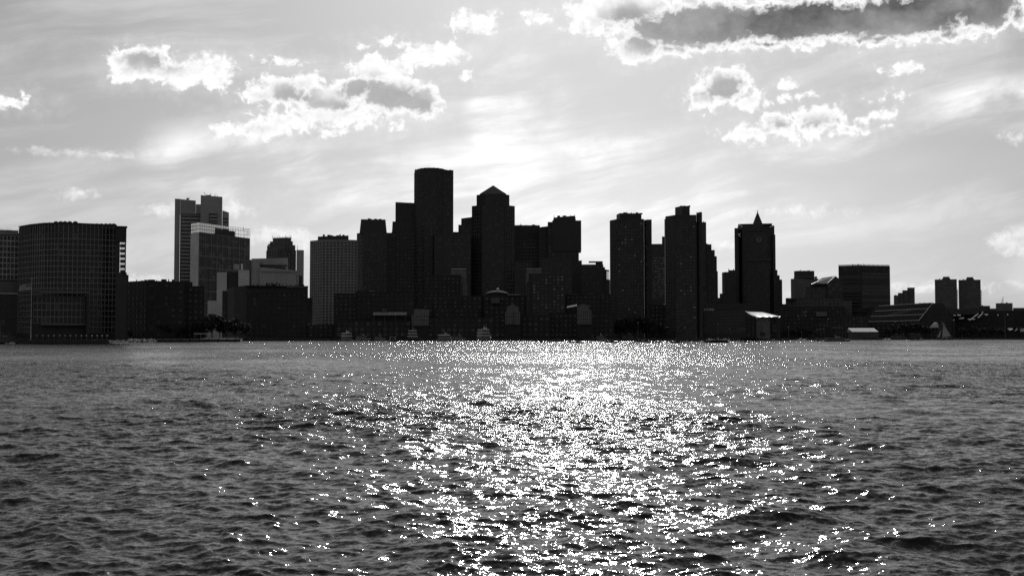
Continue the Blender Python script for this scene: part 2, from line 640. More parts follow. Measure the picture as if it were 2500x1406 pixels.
# ------------------------------------------------------------------ building kit
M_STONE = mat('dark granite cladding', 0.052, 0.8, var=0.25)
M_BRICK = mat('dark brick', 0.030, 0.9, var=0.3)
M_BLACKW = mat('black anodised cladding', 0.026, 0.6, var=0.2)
M_CONC = mat('grey concrete', 0.13, 0.85, var=0.2)
M_CONCL = mat('light concrete', 0.22, 0.85, var=0.15, scale=0.08)
M_ALU = mat('brushed aluminium cladding', 0.30, 0.7, var=0.12, scale=0.05)
M_ALUP = mat('pale aluminium panels', 0.50, 0.6, var=0.15, scale=0.09)
M_MULL = mat('mullion metal', 0.20, 0.6, var=0.2)
M_MULLP = mat('pale mullion metal', 0.42, 0.5, var=0.3)
M_HONEY = mat('grey precast concrete', 0.21, 0.85, var=.15)
M_MID = mat('mid grey stone', 0.085, 0.85, var=0.2)
M_ROOF = mat('roof felt', 0.030, 0.95, var=0.3)
M_WHITE = mat('white paint', 0.75, 0.5, var=0.12, scale=0.6)
M_PALE = mat('pale render', 0.32, 0.8, var=0.25, scale=0.25)
M_TIMB = mat('weathered timber', 0.07, 0.9, var=0.4, scale=0.8)
M_STEEL = mat('galvanised steel', 0.25, 0.45, metallic=0.6, var=0.2)
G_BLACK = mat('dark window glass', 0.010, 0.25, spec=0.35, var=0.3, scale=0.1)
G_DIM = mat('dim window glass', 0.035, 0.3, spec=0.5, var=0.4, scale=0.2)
G_SKY = mat('reflective window glass', 0.16, 0.22, metallic=0.35, var=0.4, scale=0.2)
G_BLIND = mat('window with pale blind', 0.16, 0.8, var=0.4, scale=0.3)
G_FACE = mat('sky-bright curtain glass', 0.50, 0.35, metallic=0.3, var=0.2, scale=0.06)
GL = [G_BLACK, G_DIM, G_SKY, G_BLIND]
GW = {'dark': (.8, .2, 0, 0), 'dim': (.6, .4, 0, 0), 'lit': (.46, .47, .065, .005), 'bright': (.10, .15, .45, .30),
      'black': (.95, .05, 0, 0), 'row': (.25, .45, .15, .15)}


def pick(key):
    r = random.random()
    for i, w in enumerate(GW[key]):
        r -= w
        if r < 0:
            return i
    return 0


def facing(a, c, D, py, depth):
    """corners (left, right, right back, left back) of a box square to the line of sight"""
    xm = ray((a + c) / 2, py)[0]
    l = math.hypot(xm, 1)
    u = (xm / l, 1 / l)
    v = (u[1], -u[0])
    C = (xm * D, D)
    out = []
    for p in (a, c):
        r = ray(p, py)[0]
        # C + t v = s (r, 1)
        t = (r * C[1] - C[0]) / (v[0] - r * v[1])
        out.append((C[0] + t * v[0], C[1] + t * v[1]))
    A, B = out
    return [A, B, (B[0] + u[0] * depth, B[1] + u[1] * depth), (A[0] + u[0] * depth, A[1] + u[1] * depth)]


class Bld:
    def __init__(self, name, label, px, D, cat='building', group=None, wall=None):
        self.D = D
        self.wall = wall or M_STONE
        self.r = empty(name, GX(px, D), D, GROUND, label, cat, group)
        self.win = MB()
        self.trim = MB()
        self.trim_mat = self.wall
        self.n_win = 0
        self.cache = {}
        self.nvol = 0

    def shape(self, a, c, top, D=None, depth=32, corner=None, dl=12, dr=12, poly=None):
        D = D or self.D
        if poly:
            f = [P2(p, d, top) for p, d in poly]
            x, y = f[len(f) // 2]
            l = math.hypot(x, y)
            u = (x / l * depth, y / l * depth)
            return f, [(f[-1][0] + u[0], f[-1][1] + u[1]), (f[0][0] + u[0], f[0][1] + u[1])]
        if corner is not None:
            A, B, C = P2(a, D + dl, top), P2(corner, D, top), P2(c, D + dr, top)
            return [A, B, C], [(A[0] + C[0] - B[0], A[1] + C[1] - B[1])]
        q = facing(a, c, D, top, depth)
        return q[:2], q[2:]

    def vol(self, a, c, top, base=None, D=None, depth=32, corner=None, dl=12, dr=12, poly=None, name='wall', m=None,
            win=None, taper=0.0, tops=None, z1=None, label=None):
        D = D or self.D
        front, back = self.shape(a, c, top, D, depth, corner, dl, dr, poly)
        z0 = GROUND - 0.1 if base is None else GZ(base, D)
        z1 = GZ(top, D) if z1 is None else z1
        pts = front + back
        mb = MB()
        tp = None
        if taper:
            cx = sum(p[0] for p in pts) / len(pts)
            cy = sum(p[1] for p in pts) / len(pts)
            tp = [(cx + (p[0] - cx) * (1 - taper), cy + (p[1] - cy) * (1 - taper)) for p in pts]
        zs = z1
        if tops:
            zs = [GZ(t, D) for t in tops]
            zs += [zs[-1]] * (len(pts) - len(zs)) if len(tops) < len(pts) else []
        mb.prism(pts, z0, zs, top=tp)
        o = mb.build(name, m or self.wall, self.r, label=label)
        if win:
            for i in range(len(front) - 1):
                w = win[i] if isinstance(win, list) else win
                if w:
                    self.facade(front[i], front[i + 1], z0 if base is not None else max(z0, 3), min(zs) if tops else z1, *w)
        self.nvol += 1
        return front, back, z0, (min(zs) if tops else z1)

    def facade(self, p0, p1, z0, z1, pitch, storey, wf, hf, key, m_top=0.6, single=False, m_bot=0.0, proud=0.25, margin=0.02, frame=True, skip=0.0):
        """windows (a quad each) with floor bands and piers standing proud of them"""
        L = math.hypot(p1[0] - p0[0], p1[1] - p0[1])
        if L < pitch * 0.5:
            return
        ux, uy = (p1[0] - p0[0]) / L, (p1[1] - p0[1]) / L
        nx, ny = uy, -ux
        e = L * margin
        L2 = L - 2 * e
        cols = max(1, round(L2 / pitch))
        z1 = z1 - m_top
        z0 = z0 + m_bot
        rows = max(1, round((z1 - z0) / storey))
        cw, ch = L2 / cols, (z1 - z0) / rows
        w, h = cw * wf, ch * hf
        at = lambda s: (p0[0] + ux * s, p0[1] + uy * s)
        ang = math.atan2(uy, ux)
        for r in range(rows):
            za = z0 + r * ch + (ch - h) / 2
            for c in range(cols):
                if skip and random.random() < skip:
                    continue
                s = e + c * cw + (cw - w) / 2
                k = pick(key)
                if single and self.n_win < 296 and r >= rows - single:
                    self.pane(at(s + w / 2), za + h / 2, w, h, ang, k)
                    continue
                a, b = at(s), at(s + w)
                a = (a[0] + nx * .04, a[1] + ny * .04)
                b = (b[0] + nx * .04, b[1] + ny * .04)
                self.win.quad((a[0], a[1], za), (b[0], b[1], za), (b[0], b[1], za + h), (a[0], a[1], za + h), k)
        if frame:
            for r in range(rows + 1):
                t = (ch - h) / 2
                zb = z0 + r * ch
                self.trim.slab(at(e), at(L - e), max(zb - t, z0), min(zb + t, z1), proud)
            for c in range(cols + 1):
                t = (cw - w) / 2
                s = e + c * cw
                self.trim.slab(at(max(s - t, e)), at(min(s + t, L - e)), z0, z1, proud + .08)

    def pane(self, p, z, w, h, ang, k):
        key = (round(w, 1), round(h, 1), k)
        if key not in self.cache:
            b = MB()
            b.box(-key[0] / 2, key[0] / 2, -0.07, 0.05, -key[1] / 2, key[1] / 2)
            self.cache[key] = b.mesh('window', GL[k])
        o = bpy.data.objects.new('window', self.cache[key])
        COL.objects.link(o)
        o.parent = self.r
        o.location = (p[0] - self.r.location.x, p[1] - self.r.location.y, z - self.r.location.z)
        o.rotation_euler = (0, 0, ang)
        self.n_win += 1

    def mast(self, px, top, base, D=None, r=0.25, name='antenna', lean=0):
        D = D or self.D + 6
        b = MB()
        x = GX(px, D, top)
        z0, z1 = GZ(base, D) - 1.0, GZ(top, D)
        b.bar((x, D, z0), (x + lean, D, z1), r, 5, r * 0.4)
        b.build(name, M_BLACKW, self.r)

    def flush(self, m=None):
        self.trim.build('facade_frame', self.trim_mat, self.r, kind='stuff')
        self.trim = MB()
        self.trim_mat = m or self.wall

    def done(self):
        self.win.build('window', GL, self.r, kind='stuff')
        self.trim.build('facade_frame', self.trim_mat, self.r, kind='stuff')
        return self


def kit(b, a, c, py, D, n, seed, hmax=2.2):
    """small plant boxes, pipes and a rail along a roof edge"""
    r = random.Random(seed)
    for i in range(n):
        p = a + (c - a) * (i + r.uniform(.1, .9)) / n
        h = r.uniform(.6, hmax)
        mb = MB()
        x = GX(p, D, py); z = GZ(py, D)
        if r.random() < .35:
            mb.cyl(x, D + 6, z - .5, z + h, .35, .3, 6)
        else:
            w = r.uniform(.5, 1.8)
            mb.box(x - w, x + w, D + 5, D + 8, z - .5, z + h * .8)
        mb.build('roof_unit', M_ROOF, b.r)


def simple(name, label, a, c, top, D, wall, win=None, cat='building', roof=None, masts=(), group=None, **kw):
    b = Bld(name, label, (a + c) / 2, D, cat, group, wall)
    b.vol(a, c, top, win=win, **kw)
    for rb in (roof or ()):
        ra, rc, rt = rb[:3]
        b.vol(ra, rc, rt, base=top + 1, D=D + 5, depth=14, name='roof_box', m=M_ROOF if len(rb) < 4 else rb[3])
    for mm in masts:
        b.mast(*mm)
    return b.done()


# ------------------------------------------------------------------ left bank
# building at the left edge with open sun-screen grid
b = Bld('office_building', 'pale gridded office building cut by the left edge of the view', 20, 650, 'building', None, M_STONE)
b.trim_mat = M_MULLP
b.vol(-60, 47, 571, base=685, depth=40, name='upper_wall', m=M_BLACKW)
f = facing(-60, 47, 650, 600, 40)
b.facade(f[0], f[1], GZ(683, 650), GZ(574, 650), 2.0, 3.1, .80, .80, 'dim', m_top=0, proud=.6)
b.flush()
b.vol(-60, 48, 568, base=571.5, D=649, depth=42, name='roof_slab', m=M_ALU)
b.vol(-60, 45, 561, base=568, D=656, depth=20, name='roof_box', m=M_CONC)
b.vol(-60, 76, 716, D=640, depth=30, name='lower_wall', m=M_STONE, win=(3.2, 3.6, .7, .75, 'dark'))
b.vol(-60, 46, 686, base=716, D=646, depth=30, name='middle_wall', m=M_CONC)
b.vol(-60, 47, 715, base=717.5, D=638, depth=4, name='ledge', m=M_ALUP)
for i in range(9):
    b.mast(2 + i * 3.3, 556 + random.random() * 3, 562, D=658, r=.12, name='mast')
b.done()

# curved office building
CD = 620
b = Bld('curved_office_building', 'broad dark office building with curved gridded glass front behind the lamp-lined pier', 165, CD, 'building', None, M_BLACKW)
b.trim_mat = M_MULL
poly = [(47, CD + 22), (76, CD + 10), (110, CD + 2), (143, CD), (190, CD + 3), (240, CD + 8), (284, CD + 14)]
front = [P2(p, d, 600) for p, d in poly]
ztop = GZ(545.5, CD)
x, y = front[3]
mbx = MB()
mbx.prism(front + [(front[-1][0] - 20, front[-1][1] + 45), (front[0][0] - 14, front[0][1] + 40)], GROUND - .1, ztop)
mbx.build('wall', M_BLACKW, b.r)
for i in range(len(front) - 1):
    p0, p1 = front[i], front[i + 1]
    L = math.hypot(p1[0] - p0[0], p1[1] - p0[1])
    n = max(1, round(L / 2.2))
    b.facade(p0, p1, GZ(812, CD), GZ(569, CD), L / n, 3.03, .84, .86, 'black', m_top=0, single=11, margin=0, proud=.35)
    b.facade(p0, p1, GZ(569, CD) + .2, ztop - .4, L / n, 5.2, .86, .98, 'black', m_top=0, single=0, margin=0, proud=.35)
mbx = MB()
for i in range(len(front) - 1):
    mbx.slab(front[i], front[i + 1], ztop + .004, ztop + .5, .7, 1.0)
mbx.build('parapet', M_STONE, b.r)
# roof vents
for px in (121, 137, 148.5, 159, 170.5, 184, 237, 248, 259, 269, 278):
    D = CD + 16
    mbv = MB()
    zz = GZ(545.5 if px < 200 else 551, D) - .2
    r = 1.2 if px not in (121,) else .5
    mbv.cyl(GX(px, D, 548), D, zz - 1.5, zz + .4, r, r, 10)
    mbv.dome(GX(px, D, 548), D, zz + .4, r * 1.15, r * .9)
    mbv.build('roof_vent', M_ROOF, b.r, smooth=False)
for px in (96, 100, 104, 108, 112, 114, 118, 124, 128, 131):
    b.mast(px + random.random(), 543 + random.random() * 3, 548, D=CD + 8, r=.13, name='mast')
b.vol(190, 199, 546.5, base=552, D=CD + 14, depth=5, name='roof_box', m=M_ROOF)
# front wing
b.vol(76, 211, 722, D=CD - 14, depth=10, name='front_wing', m=M_BLACKW)
f = facing(78, 209, CD - 14, 760, 10)
b.facade(f[0], f[1], GZ(790, CD - 14), GZ(724, CD - 14), 2.15, 3.5, .86, .88, 'black', m_top=0, proud=.3)
b.vol(50, 219, 710, base=716, D=CD - 18, depth=12, name='canopy', m=M_CONC)
b.vol(100, 209, 789, base=794, D=CD - 17, depth=5, name='porch_roof', m=M_CONC)
b.vol(213, 218, 716, D=CD - 17, depth=10, name='column', m=M_BLACKW)
for px in (143, 188):
    b.vol(px - 1, px + 1.5, 716.05, base=721.9, D=CD - 16, depth=1.2, name='column', m=M_CONC)
# stair tower with see-through landings
SD = CD + 4
f = facing(285, 309, SD, 600, 5)
b.vol(282.5, 309, 553, base=590, D=SD, depth=5, name='stair_tower', m=M_BLACKW)
b.vol(282.5, 309.5, 665, D=SD, depth=5, name='stair_tower', m=M_STONE)
b.vol(282.5, 311, 552, base=554, D=SD - 1, depth=8, name='roof_slab', m=M_ROOF)
b.vol(282.5, 293, 590.1, base=664.9, D=SD, depth=5, name='stair_tower', m=M_STONE)
for k in range(6):
    yk = 590 + 6.3 + k * 12.6
    b.vol(293.1, 307, yk + .2, base=yk + 6.2, D=SD, depth=5, name='landing', m=M_BLACKW)
for px in (295.5, 298, 300.5, 303, 305.3, 306.6):
    b.vol(px - .65, px + .65, 590.1, base=664.9, D=SD + .3, depth=.2, name='mullion', m=M_STONE)
b.vol(307.2, 308.6, 554, base=672, D=SD - .4, depth=.6, name='corner_post', m=M_STONE)
b.vol(308, 314, 671, D=SD + 12, depth=8, name='rear_stair', m=M_STONE)
b.done()

# flagpole and flag
fd = 596
pole = empty('flagpole', GX(77.3, fd), fd, GROUND, 'tall thin pale flagpole standing in front of the curved office building', 'flagpole')
mb = MB(); x = GX(77.3, fd)
mb.bar((x, fd, GROUND), (x, fd, GZ(678, fd)), .22, 8, .11); mb.build('pole', M_ALUP, pole)
mb = MB(); mb.cyl(x, fd, GROUND - .05, GROUND + .4, .6, .5, 10); mb.build('base', M_CONC, pole)
mb = MB(); mb.bar((x - 1.3, fd, GZ(678, fd) - .4), (x + 1.3, fd, GZ(678, fd) - .4), .06); mb.build('yard', M_ALUP, pole)
fl = empty('flag', x, fd, GZ(699, fd), 'striped flag blowing to the left from the tall flagpole', 'flag')
M_FR = mat('dark flag cloth', 0.05, 0.9, var=.1)
M_FW = mat('pale flag cloth', 0.60, 0.9, var=.1)
mb = MB()
nx_, nz_ = 26, 13
FW, FH = 6.3, 3.4
def fpt(i, j):
    u = i / nx_; v = j / nz_
    X = x - .15 - u * FW
    Z = GZ(691, fd) - v * FH - u * 1.4 * (1 - .3 * v) - .25 * math.sin(u * 7)
    return (X, fd + .45 * math.sin(u * 9 + v * 1.5) * u, Z)
for j in range(nz_):
    for i in range(nx_):
        ca = (i < 11 and j < 7)
        mb.quad(fpt(i, j), fpt(i, j + 1), fpt(i + 1, j + 1), fpt(i + 1, j), 0 if (j % 2 == 0 or ca) else 1)
mb.build('cloth', [M_FR, M_FW], fl)
mb = MB()
for r_ in range(5):
    for c_ in range(6):
        p = fpt(1 + c_ * 1.7, .8 + r_ * 1.3)
        for dy in (-.06, .06):
            mb.quad((p[0] - .09, p[1] + dy, p[2] - .09), (p[0] + .09, p[1] + dy, p[2] - .09), (p[0] + .09, p[1] + dy, p[2] + .09), (p[0] - .09, p[1] + dy, p[2] + .09))
mb.build('star', M_FW, fl, kind='stuff')

# low brick warehouse
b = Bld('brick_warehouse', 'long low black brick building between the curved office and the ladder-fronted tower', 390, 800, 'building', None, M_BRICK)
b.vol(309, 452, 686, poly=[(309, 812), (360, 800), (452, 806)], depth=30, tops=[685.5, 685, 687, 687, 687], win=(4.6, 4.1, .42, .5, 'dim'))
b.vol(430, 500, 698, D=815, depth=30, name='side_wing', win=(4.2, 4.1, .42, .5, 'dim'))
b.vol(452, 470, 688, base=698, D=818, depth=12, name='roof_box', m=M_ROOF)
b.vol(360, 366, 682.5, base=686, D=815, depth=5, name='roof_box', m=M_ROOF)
b.done()

# ladder-fronted tower
FD = 1450
b = Bld('office_tower', 'tall light grey tower with two blank end piers and rungs of recessed window bands', 490, FD, 'skyscraper', None, M_ALU)
b.vol(427, 440, 489, D=FD, depth=34, name='end_pier')
b.vol(440.1, 478, 489, base=521.9, D=FD + 1, depth=33, name='top_block', tops=[487, 489.5, 489, 487])
b.vol(427, 440, 485.5, base=489.2, D=FD, depth=34, name='end_pier')
b.vol(440.1, 490, 522, D=FD + 2.5, depth=30, name='window_wall', m=M_CONC)
f = facing(440.5, 489.5, FD + 2.5, 600, 10)
b.trim_mat = M_ALU
b.facade(f[0], f[1], GROUND, GZ(522, FD), 4.2, 4.55, .97, .52, 'dark', m_top=1.2, proud=1.2)
b.vol(478.1, 492, 499, base=522, D=FD + 3, depth=28, name='link_block')
b.vol(490.1, 543, 478.5, D=FD - 2, depth=36, name='end_pier', tops=[477.5, 480, 480, 477.5])
b.vol(511, 530, 520, base=640, D=FD - 2.4, depth=1, name='window_strip', m=M_STONE)
f = facing(511, 530, FD - 2.6, 560, 1)
b.facade(f[0], f[1], GZ(545, FD), GZ(520, FD), 8, 4.5, .97, .5, 'black', m_top=0, proud=.5)
b.vol(543.1, 559, 516, D=FD + 4, depth=28, name='shoulder', tops=[514, 519, 519, 514], win=(9, 4.55, .9, .45, 'dark', 6))
b.vol(455, 462, 484, base=487, D=FD + 5, depth=4, name='roof_box', m=M_ROOF)
b.vol(502, 515, 477, base=480, D=FD + 5, depth=5, name='roof_box', m=M_ROOF)
for a_ in ((457, 480, 487, 0), (459.5, 480.5, 486, 2.6), (513.5, 469, 478, 0), (514.5, 473, 478, .6), (527, 473, 479, 0), (524, 474, 479, 0), (530.5, 475, 480, 0)):
    b.mast(a_[0], a_[1], a_[2], D=FD + 8, r=.3, lean=a_[3])
mb = MB()
for p, q in (((498, 469), (500.5, 474.5)), ((500.5, 474.5), (507, 477)), ((507, 477), (513, 476.5))):
    mb.bar((GX(p[0], FD + 8, p[1]), FD + 8, GZ(p[1], FD + 8)), (GX(q[0], FD + 8, q[1]), FD + 8, GZ(q[1], FD + 8)), .35)
mb.build('roof_crane', M_BLACKW, b.r)
b.done()

# glass tower with open crown
GD = 1300
b = Bld('glass_tower', 'glass office tower with a left face coloured pale for its sky reflection and an open lattice crown', 540, GD, 'skyscraper', None, M_BLACKW)
A, B_, C = P2(466, GD + 14, 600), P2(485.5, GD, 600), P2(610, GD + 84, 600)
Dk = (A[0] + C[0] - B_[0], A[1] + C[1] - B_[1])
zb = GZ(567, GD)
zc = GZ(543, GD)
mb = MB(); mb.prism([A, B_, C, Dk], GROUND - .1, zb); mb.build('wall', M_BLACKW, b.r)
mb = MB(); mb.slab(A, B_, GROUND, zb + .3, .5); mb.build('sky_sheen_face', G_FACE, b.r)  # sky reflection on the left face put into a pale glass colour
b.trim_mat = M_ALU
b.facade(A, B_, GROUND + 3, zb, 40, 1.9, .99, .93, 'black', m_top=0, frame=False)
b.win = MB()
mb = MB()
L_ = 46
for k in range(52):
    z = GROUND + 6 + k * (zb - GROUND - 6) / 52
    mb.slab(A, B_, z, z + .35, .62)
mb.build('floor_line', M_CONC, b.r, kind='stuff')
# front face: large bays of 8 columns by 9 rows of panes
b.trim_mat = M_MULL
b.facade(B_, C, GROUND, zb, 10.6, 13.4, .945, .95, 'black', m_top=0, margin=.005, proud=.45, single=False)
b.win = MB()
Lf = math.hypot(C[0] - B_[0], C[1] - B_[1])
ux, uy = (C[0] - B_[0]) / Lf, (C[1] - B_[1]) / Lf
ang = math.atan2(uy, ux)
nc, nr_ = 16, 18
ph = (zb - GZ(735, GD)) / nr_
for c in range(nc):
    for r_ in range(nr_):
        s = (c + .5) * Lf / nc
        k = 1 if random.random() < .22 else 0
        b.n_win = 0
        b.pane((B_[0] + ux * s + uy * .06, B_[1] + uy * s - ux * .06), zb - (r_ + .5) * ph, Lf / nc - .35, ph - .45, ang, k)
# crown lattice on three sides and plant room
mb = MB()
def lat(p, q, z0, z1, step, rows):
    L = math.hypot(q[0] - p[0], q[1] - p[1])
    n = max(1, round(L / step))
    for i in range(n + 1):
        t = i / n
        x_, y_ = p[0] + (q[0] - p[0]) * t, p[1] + (q[1] - p[1]) * t
        mb.bar((x_, y_, z0), (x_, y_, z1), .20)
    for j in range(rows + 1):
        z = z0 + (z1 - z0) * j / rows
        mb.bar((p[0], p[1], z), (q[0], q[1], z), .17)
lat(B_, C, zb, zc, 3.1, 3); lat(A, B_, zb, zc, 2.6, 4); lat(A, Dk, zb, zc, 6, 2); lat(Dk, C, zb, zc, 6, 2)
mb.build('crown_lattice', M_STONE, b.r)
M_FROST = bpy.data.materials.new('frosted crown glass')
M_FROST.use_nodes = True
_q = M_FROST.node_tree
_q.nodes.clear()
_a = _q.nodes.new('ShaderNodeBsdfTranslucent'); _a.inputs[0].default_value = (.6, .6, .6, 1)
_b2 = _q.nodes.new('ShaderNodeBsdfGlossy'); _b2.inputs[0].default_value = (.5, .5, .5, 1); _b2.inputs['Roughness'].default_value = .2
_m = _q.nodes.new('ShaderNodeMixShader'); _nz = _q.nodes.new('ShaderNodeTexNoise'); _nz.inputs['Scale'].default_value = .3
_mr = _q.nodes.new('ShaderNodeMapRange'); _mr.inputs[3].default_value = .15; _mr.inputs[4].default_value = .5
_oo = _q.nodes.new('ShaderNodeOutputMaterial')
_q.links.new(_nz.outputs[0], _mr.inputs[0]); _q.links.new(_mr.outputs[0], _m.inputs[0]); _q.links.new(_a.outputs[0], _m.inputs[1]); _q.links.new(_b2.outputs[0], _m.inputs[2]); _q.links.new(_m.outputs[0], _oo.inputs[0])
mbp = MB()
for side, n_, lo_ in (((B_, C), 30, 0), ((A, B_), 6, 0)):
    for i in range(n_):
        for j in range(3):
            t0, t1 = (i + .08) / n_, (i + .92) / n_
            if side[1] is C and (t0 > .55 or (t0 > .28 and j < 2)):
                continue
            p_, q_ = (side[0][0] + (side[1][0] - side[0][0]) * t0, side[0][1] + (side[1][1] - side[0][1]) * t0), (side[0][0] + (side[1][0] - side[0][0]) * t1, side[0][1] + (side[1][1] - side[0][1]) * t1)
            h_ = (zc - zb) / 3
            mbp.quad((p_[0], p_[1] + .1, zb + h_ * j + .3), (q_[0], q_[1] + .1, zb + h_ * j + .3), (q_[0], q_[1] + .1, zb + h_ * (j + 1) - .3), (p_[0], p_[1] + .1, zb + h_ * (j + 1) - .3))
mbp.build('crown_pane', M_FROST, b.r, kind='stuff')
mb = MB()
def lerp(p, q, t): return (p[0] + (q[0] - p[0]) * t, p[1] + (q[1] - p[1]) * t)
A2, B2, C2, D2 = lerp(A, C, .12), lerp(B_, Dk, .12), lerp(C, A, .12), lerp(Dk, B_, .12)
mb = MB(); mb.prism([lerp(B2, C2, .30), lerp(B2, C2, .78), lerp(A2, D2, .78), lerp(A2, D2, .30)], zb, zb + (zc - zb) * .58); mb.build('plant_room', M_BLACKW, b.r)
b.mast(594, 552, 562, D=GD + 34, r=.25)
b.done()

# small blocks in front of the glass tower
b = Bld('apartment_block', 'narrow silver-sided block with a black slot, in front of the open-crowned glass tower', 570, 1150, 'building', None, M_STONE)
b.vol(530, 554, 665, D=1150, depth=20, name='silver_wall', m=M_ALUP, win=(22, 2.6, .98, .8, 'dim', .4))
b.win = MB(); b.trim_mat = M_ALU
b.vol(554.1, 558, 664, D=1153, depth=20, name='wall')
b.vol(558.1, 583, 664.5, D=1152, depth=20, name='dark_wall', m=M_BLACKW)
b.vol(582, 609, 659.5, D=1146, depth=20, name='silver_wall', m=M_ALUP, win=(26, 2.6, .98, .8, 'dim', .4))
b.win = MB()
b.vol(609.1, 613, 658, D=1148, depth=20, name='wall', m=M_STONE)
b.vol(570, 585, 645, base=658, D=1160, depth=12, name='roof_box', m=M_ALU)
b.vol(588, 593, 644, base=658, D=1160, depth=12, name='roof_box', m=M_ALUP)
b.vol(585.1, 587.9, 645, base=657, D=1162, depth=10, name='roof_box', m=M_BLACKW)
b.done()
simple('low_block', 'small silver block half hidden by shore trees below the glass tower', 507, 531, 734, 900, M_ALUP, cat='building',
       win=(26, 2.6, .98, .85, 'black', .5, False, 0, .12))
simple('dark_block', 'small black block stepping down beside the silver-sided block', 543, 562, 710, 1000, M_BLACKW, win=(3, 3.4, .5, .5, 'dark'))

# hospital-like pale slab group
b = Bld('pale_office_block', 'wide pale blank-walled block with two dark window slots under its roof', 660, 1250, 'building', None, M_ALU)
b.vol(595, 614, 634, D=1262, depth=30, name='rear_wall', m=M_CONC)
b.vol(614, 703, 630, D=1260, depth=30, name='upper_wall', m=M_ALU, tops=[632, 629, 629, 632])
b.vol(617, 634, 638, D=1250, depth=20, name='end_wall', m=M_ALU)
b.vol(634.1, 724, 656, D=1247, depth=18, name='front_wall', m=M_ALU, tops=[653, 660, 660, 653])
b.vol(636, 701, 646.5, base=649.5, D=1258, depth=6, name='window_slot', m=M_BLACKW)
b.vol(636, 696, 653, base=656.5, D=1258, depth=6, name='window_slot', m=M_BLACKW)
b.vol(637, 724, 663.5, base=664.3, D=1245, depth=1.5, name='ledge', m=M_CONC)
b.vol(724.1, 738, 673, D=1262, depth=20, name='side_wing', m=M_BLACKW)
b.vol(726, 729, 675, D=1258, depth=1, name='silver_strip', m=M_ALUP)
for i in range(6):
    b.vol(650 + i * 6, 654 + i * 6, 690 + (i % 2) * 2, base=697, D=1230, depth=3, name='roof_box', m=M_ROOF)
b.done()

# stepped tower with spiked crown
b = Bld('spiked_tower', 'stepped art deco tower with a crown of small spikes', 690, 1550, 'skyscraper', None, M_MID)
f1 = b.vol(650, 723, 610, corner=697, dl=16, dr=10, win=(4.5, 4, .45, .6, 'dark'))
b.vol(652, 721, 597.5, base=611, corner=697, dl=15, dr=10, name='upper_tier', D=1552)
b.vol(659, 715, 588, base=598.5, corner=697, dl=13, dr=8, name='upper_tier', D=1554)
fr, bk, z0_, z1_ = b.vol(666, 711, 580, base=589, corner=697, dl=10, dr=6, name='crown', D=1556)
mb = MB()
for (p, q, n) in ((fr[0], fr[1], 8), (fr[1], fr[2], 5)):
    for i in range(n + 1):
        c = lerp(p, q, i / n)
        mb.cyl(c[0], c[1], z1_ - 1, z1_ + (4.2 if i % 4 == 0 else 2.4), .55, .08, 5)
mb.build('spike', M_MID, b.r, kind='stuff')
for px in (662, 668, 674):
    b.vol(px, px + 1.4, 607, base=628, D=1549 - 3, depth=2, name='fin', m=M_CONC)
for px in (702, 706, 710, 714, 718):
    b.vol(px, px + 1, 590 + (px - 700) * .8, base=612, D=1549, depth=3, name='fin', m=M_CONC)
b.done()
simple('slab_block', 'plain light grey slab just right of the spiked tower', 724, 742, 610.5, 1600, M_ALU, masts=[(726.5, 597, 610, 1606, .35)])

# big dark wharf building left of centre
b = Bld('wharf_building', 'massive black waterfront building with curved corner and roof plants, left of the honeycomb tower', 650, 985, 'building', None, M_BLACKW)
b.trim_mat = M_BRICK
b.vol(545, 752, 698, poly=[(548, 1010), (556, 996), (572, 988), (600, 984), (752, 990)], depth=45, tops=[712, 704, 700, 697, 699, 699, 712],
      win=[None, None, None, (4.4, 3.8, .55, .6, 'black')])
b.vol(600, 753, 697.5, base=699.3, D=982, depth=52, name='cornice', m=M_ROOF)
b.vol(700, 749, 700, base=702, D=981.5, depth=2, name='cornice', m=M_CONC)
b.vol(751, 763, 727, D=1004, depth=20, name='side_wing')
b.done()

# honeycomb tower
b = Bld('honeycomb_tower', 'grey tower with a honeycomb of small square windows and a low roof box', 815, 1150, 'skyscraper', None, M_HONEY)
b.vol(757, 873, 588, poly=[(757, 1166), (786, 1150), (840, 1150), (873, 1156)], depth=36, win=(3.4, 3.05, .55, .52, 'black', 2.0), z1=GZ(585, 1150))
b.vol(776, 851, 574.5, base=586, D=1158, depth=22, name='roof_box', m=M_BLACKW, tops=[578, 574.5, 574.5, 578])
b.done()

# ------------------------------------------------------------------ centre cluster
b = Bld('tapered_tower', 'dark tower with sloping mansard top, right behind the honeycomb tower', 908, 1210, 'skyscraper', None, M_STONE)
b.vol(871.5, 945, 567, corner=888, dl=14, dr=4, win=(3.4, 3.9, .5, .55, 'dim'))
b.vol(878, 944.5, 535.5, base=568, D=1212, depth=20, name='sloping_roof', taper=.10, m=M_BLACKW)
b.done()
simple('dark_slab', 'low black slab filling the gap before the notched tower', 940, 966, 568.5, 1260, M_BLACKW, win=(4, 3.9, .6, .5, 'dark'))
b = Bld('notched_tower', 'black tower with a notched sloping shoulder left of the cylindrical tower', 985, 1262, 'skyscraper', None, M_BLACKW)
b.vol(956, 1024, 566, win=(4, 3.9, .6, .5, 'dark'), depth=30)
b.vol(957, 1024, 539, base=567, D=1264, depth=26, name='upper_tier', tops=[541, 538.5, 538.5, 541], taper=.04)
b.vol(965.5, 1024, 494.5, base=541, D=1266, depth=22, name='upper_tier', tops=[494, 496, 496, 494])
b.done()

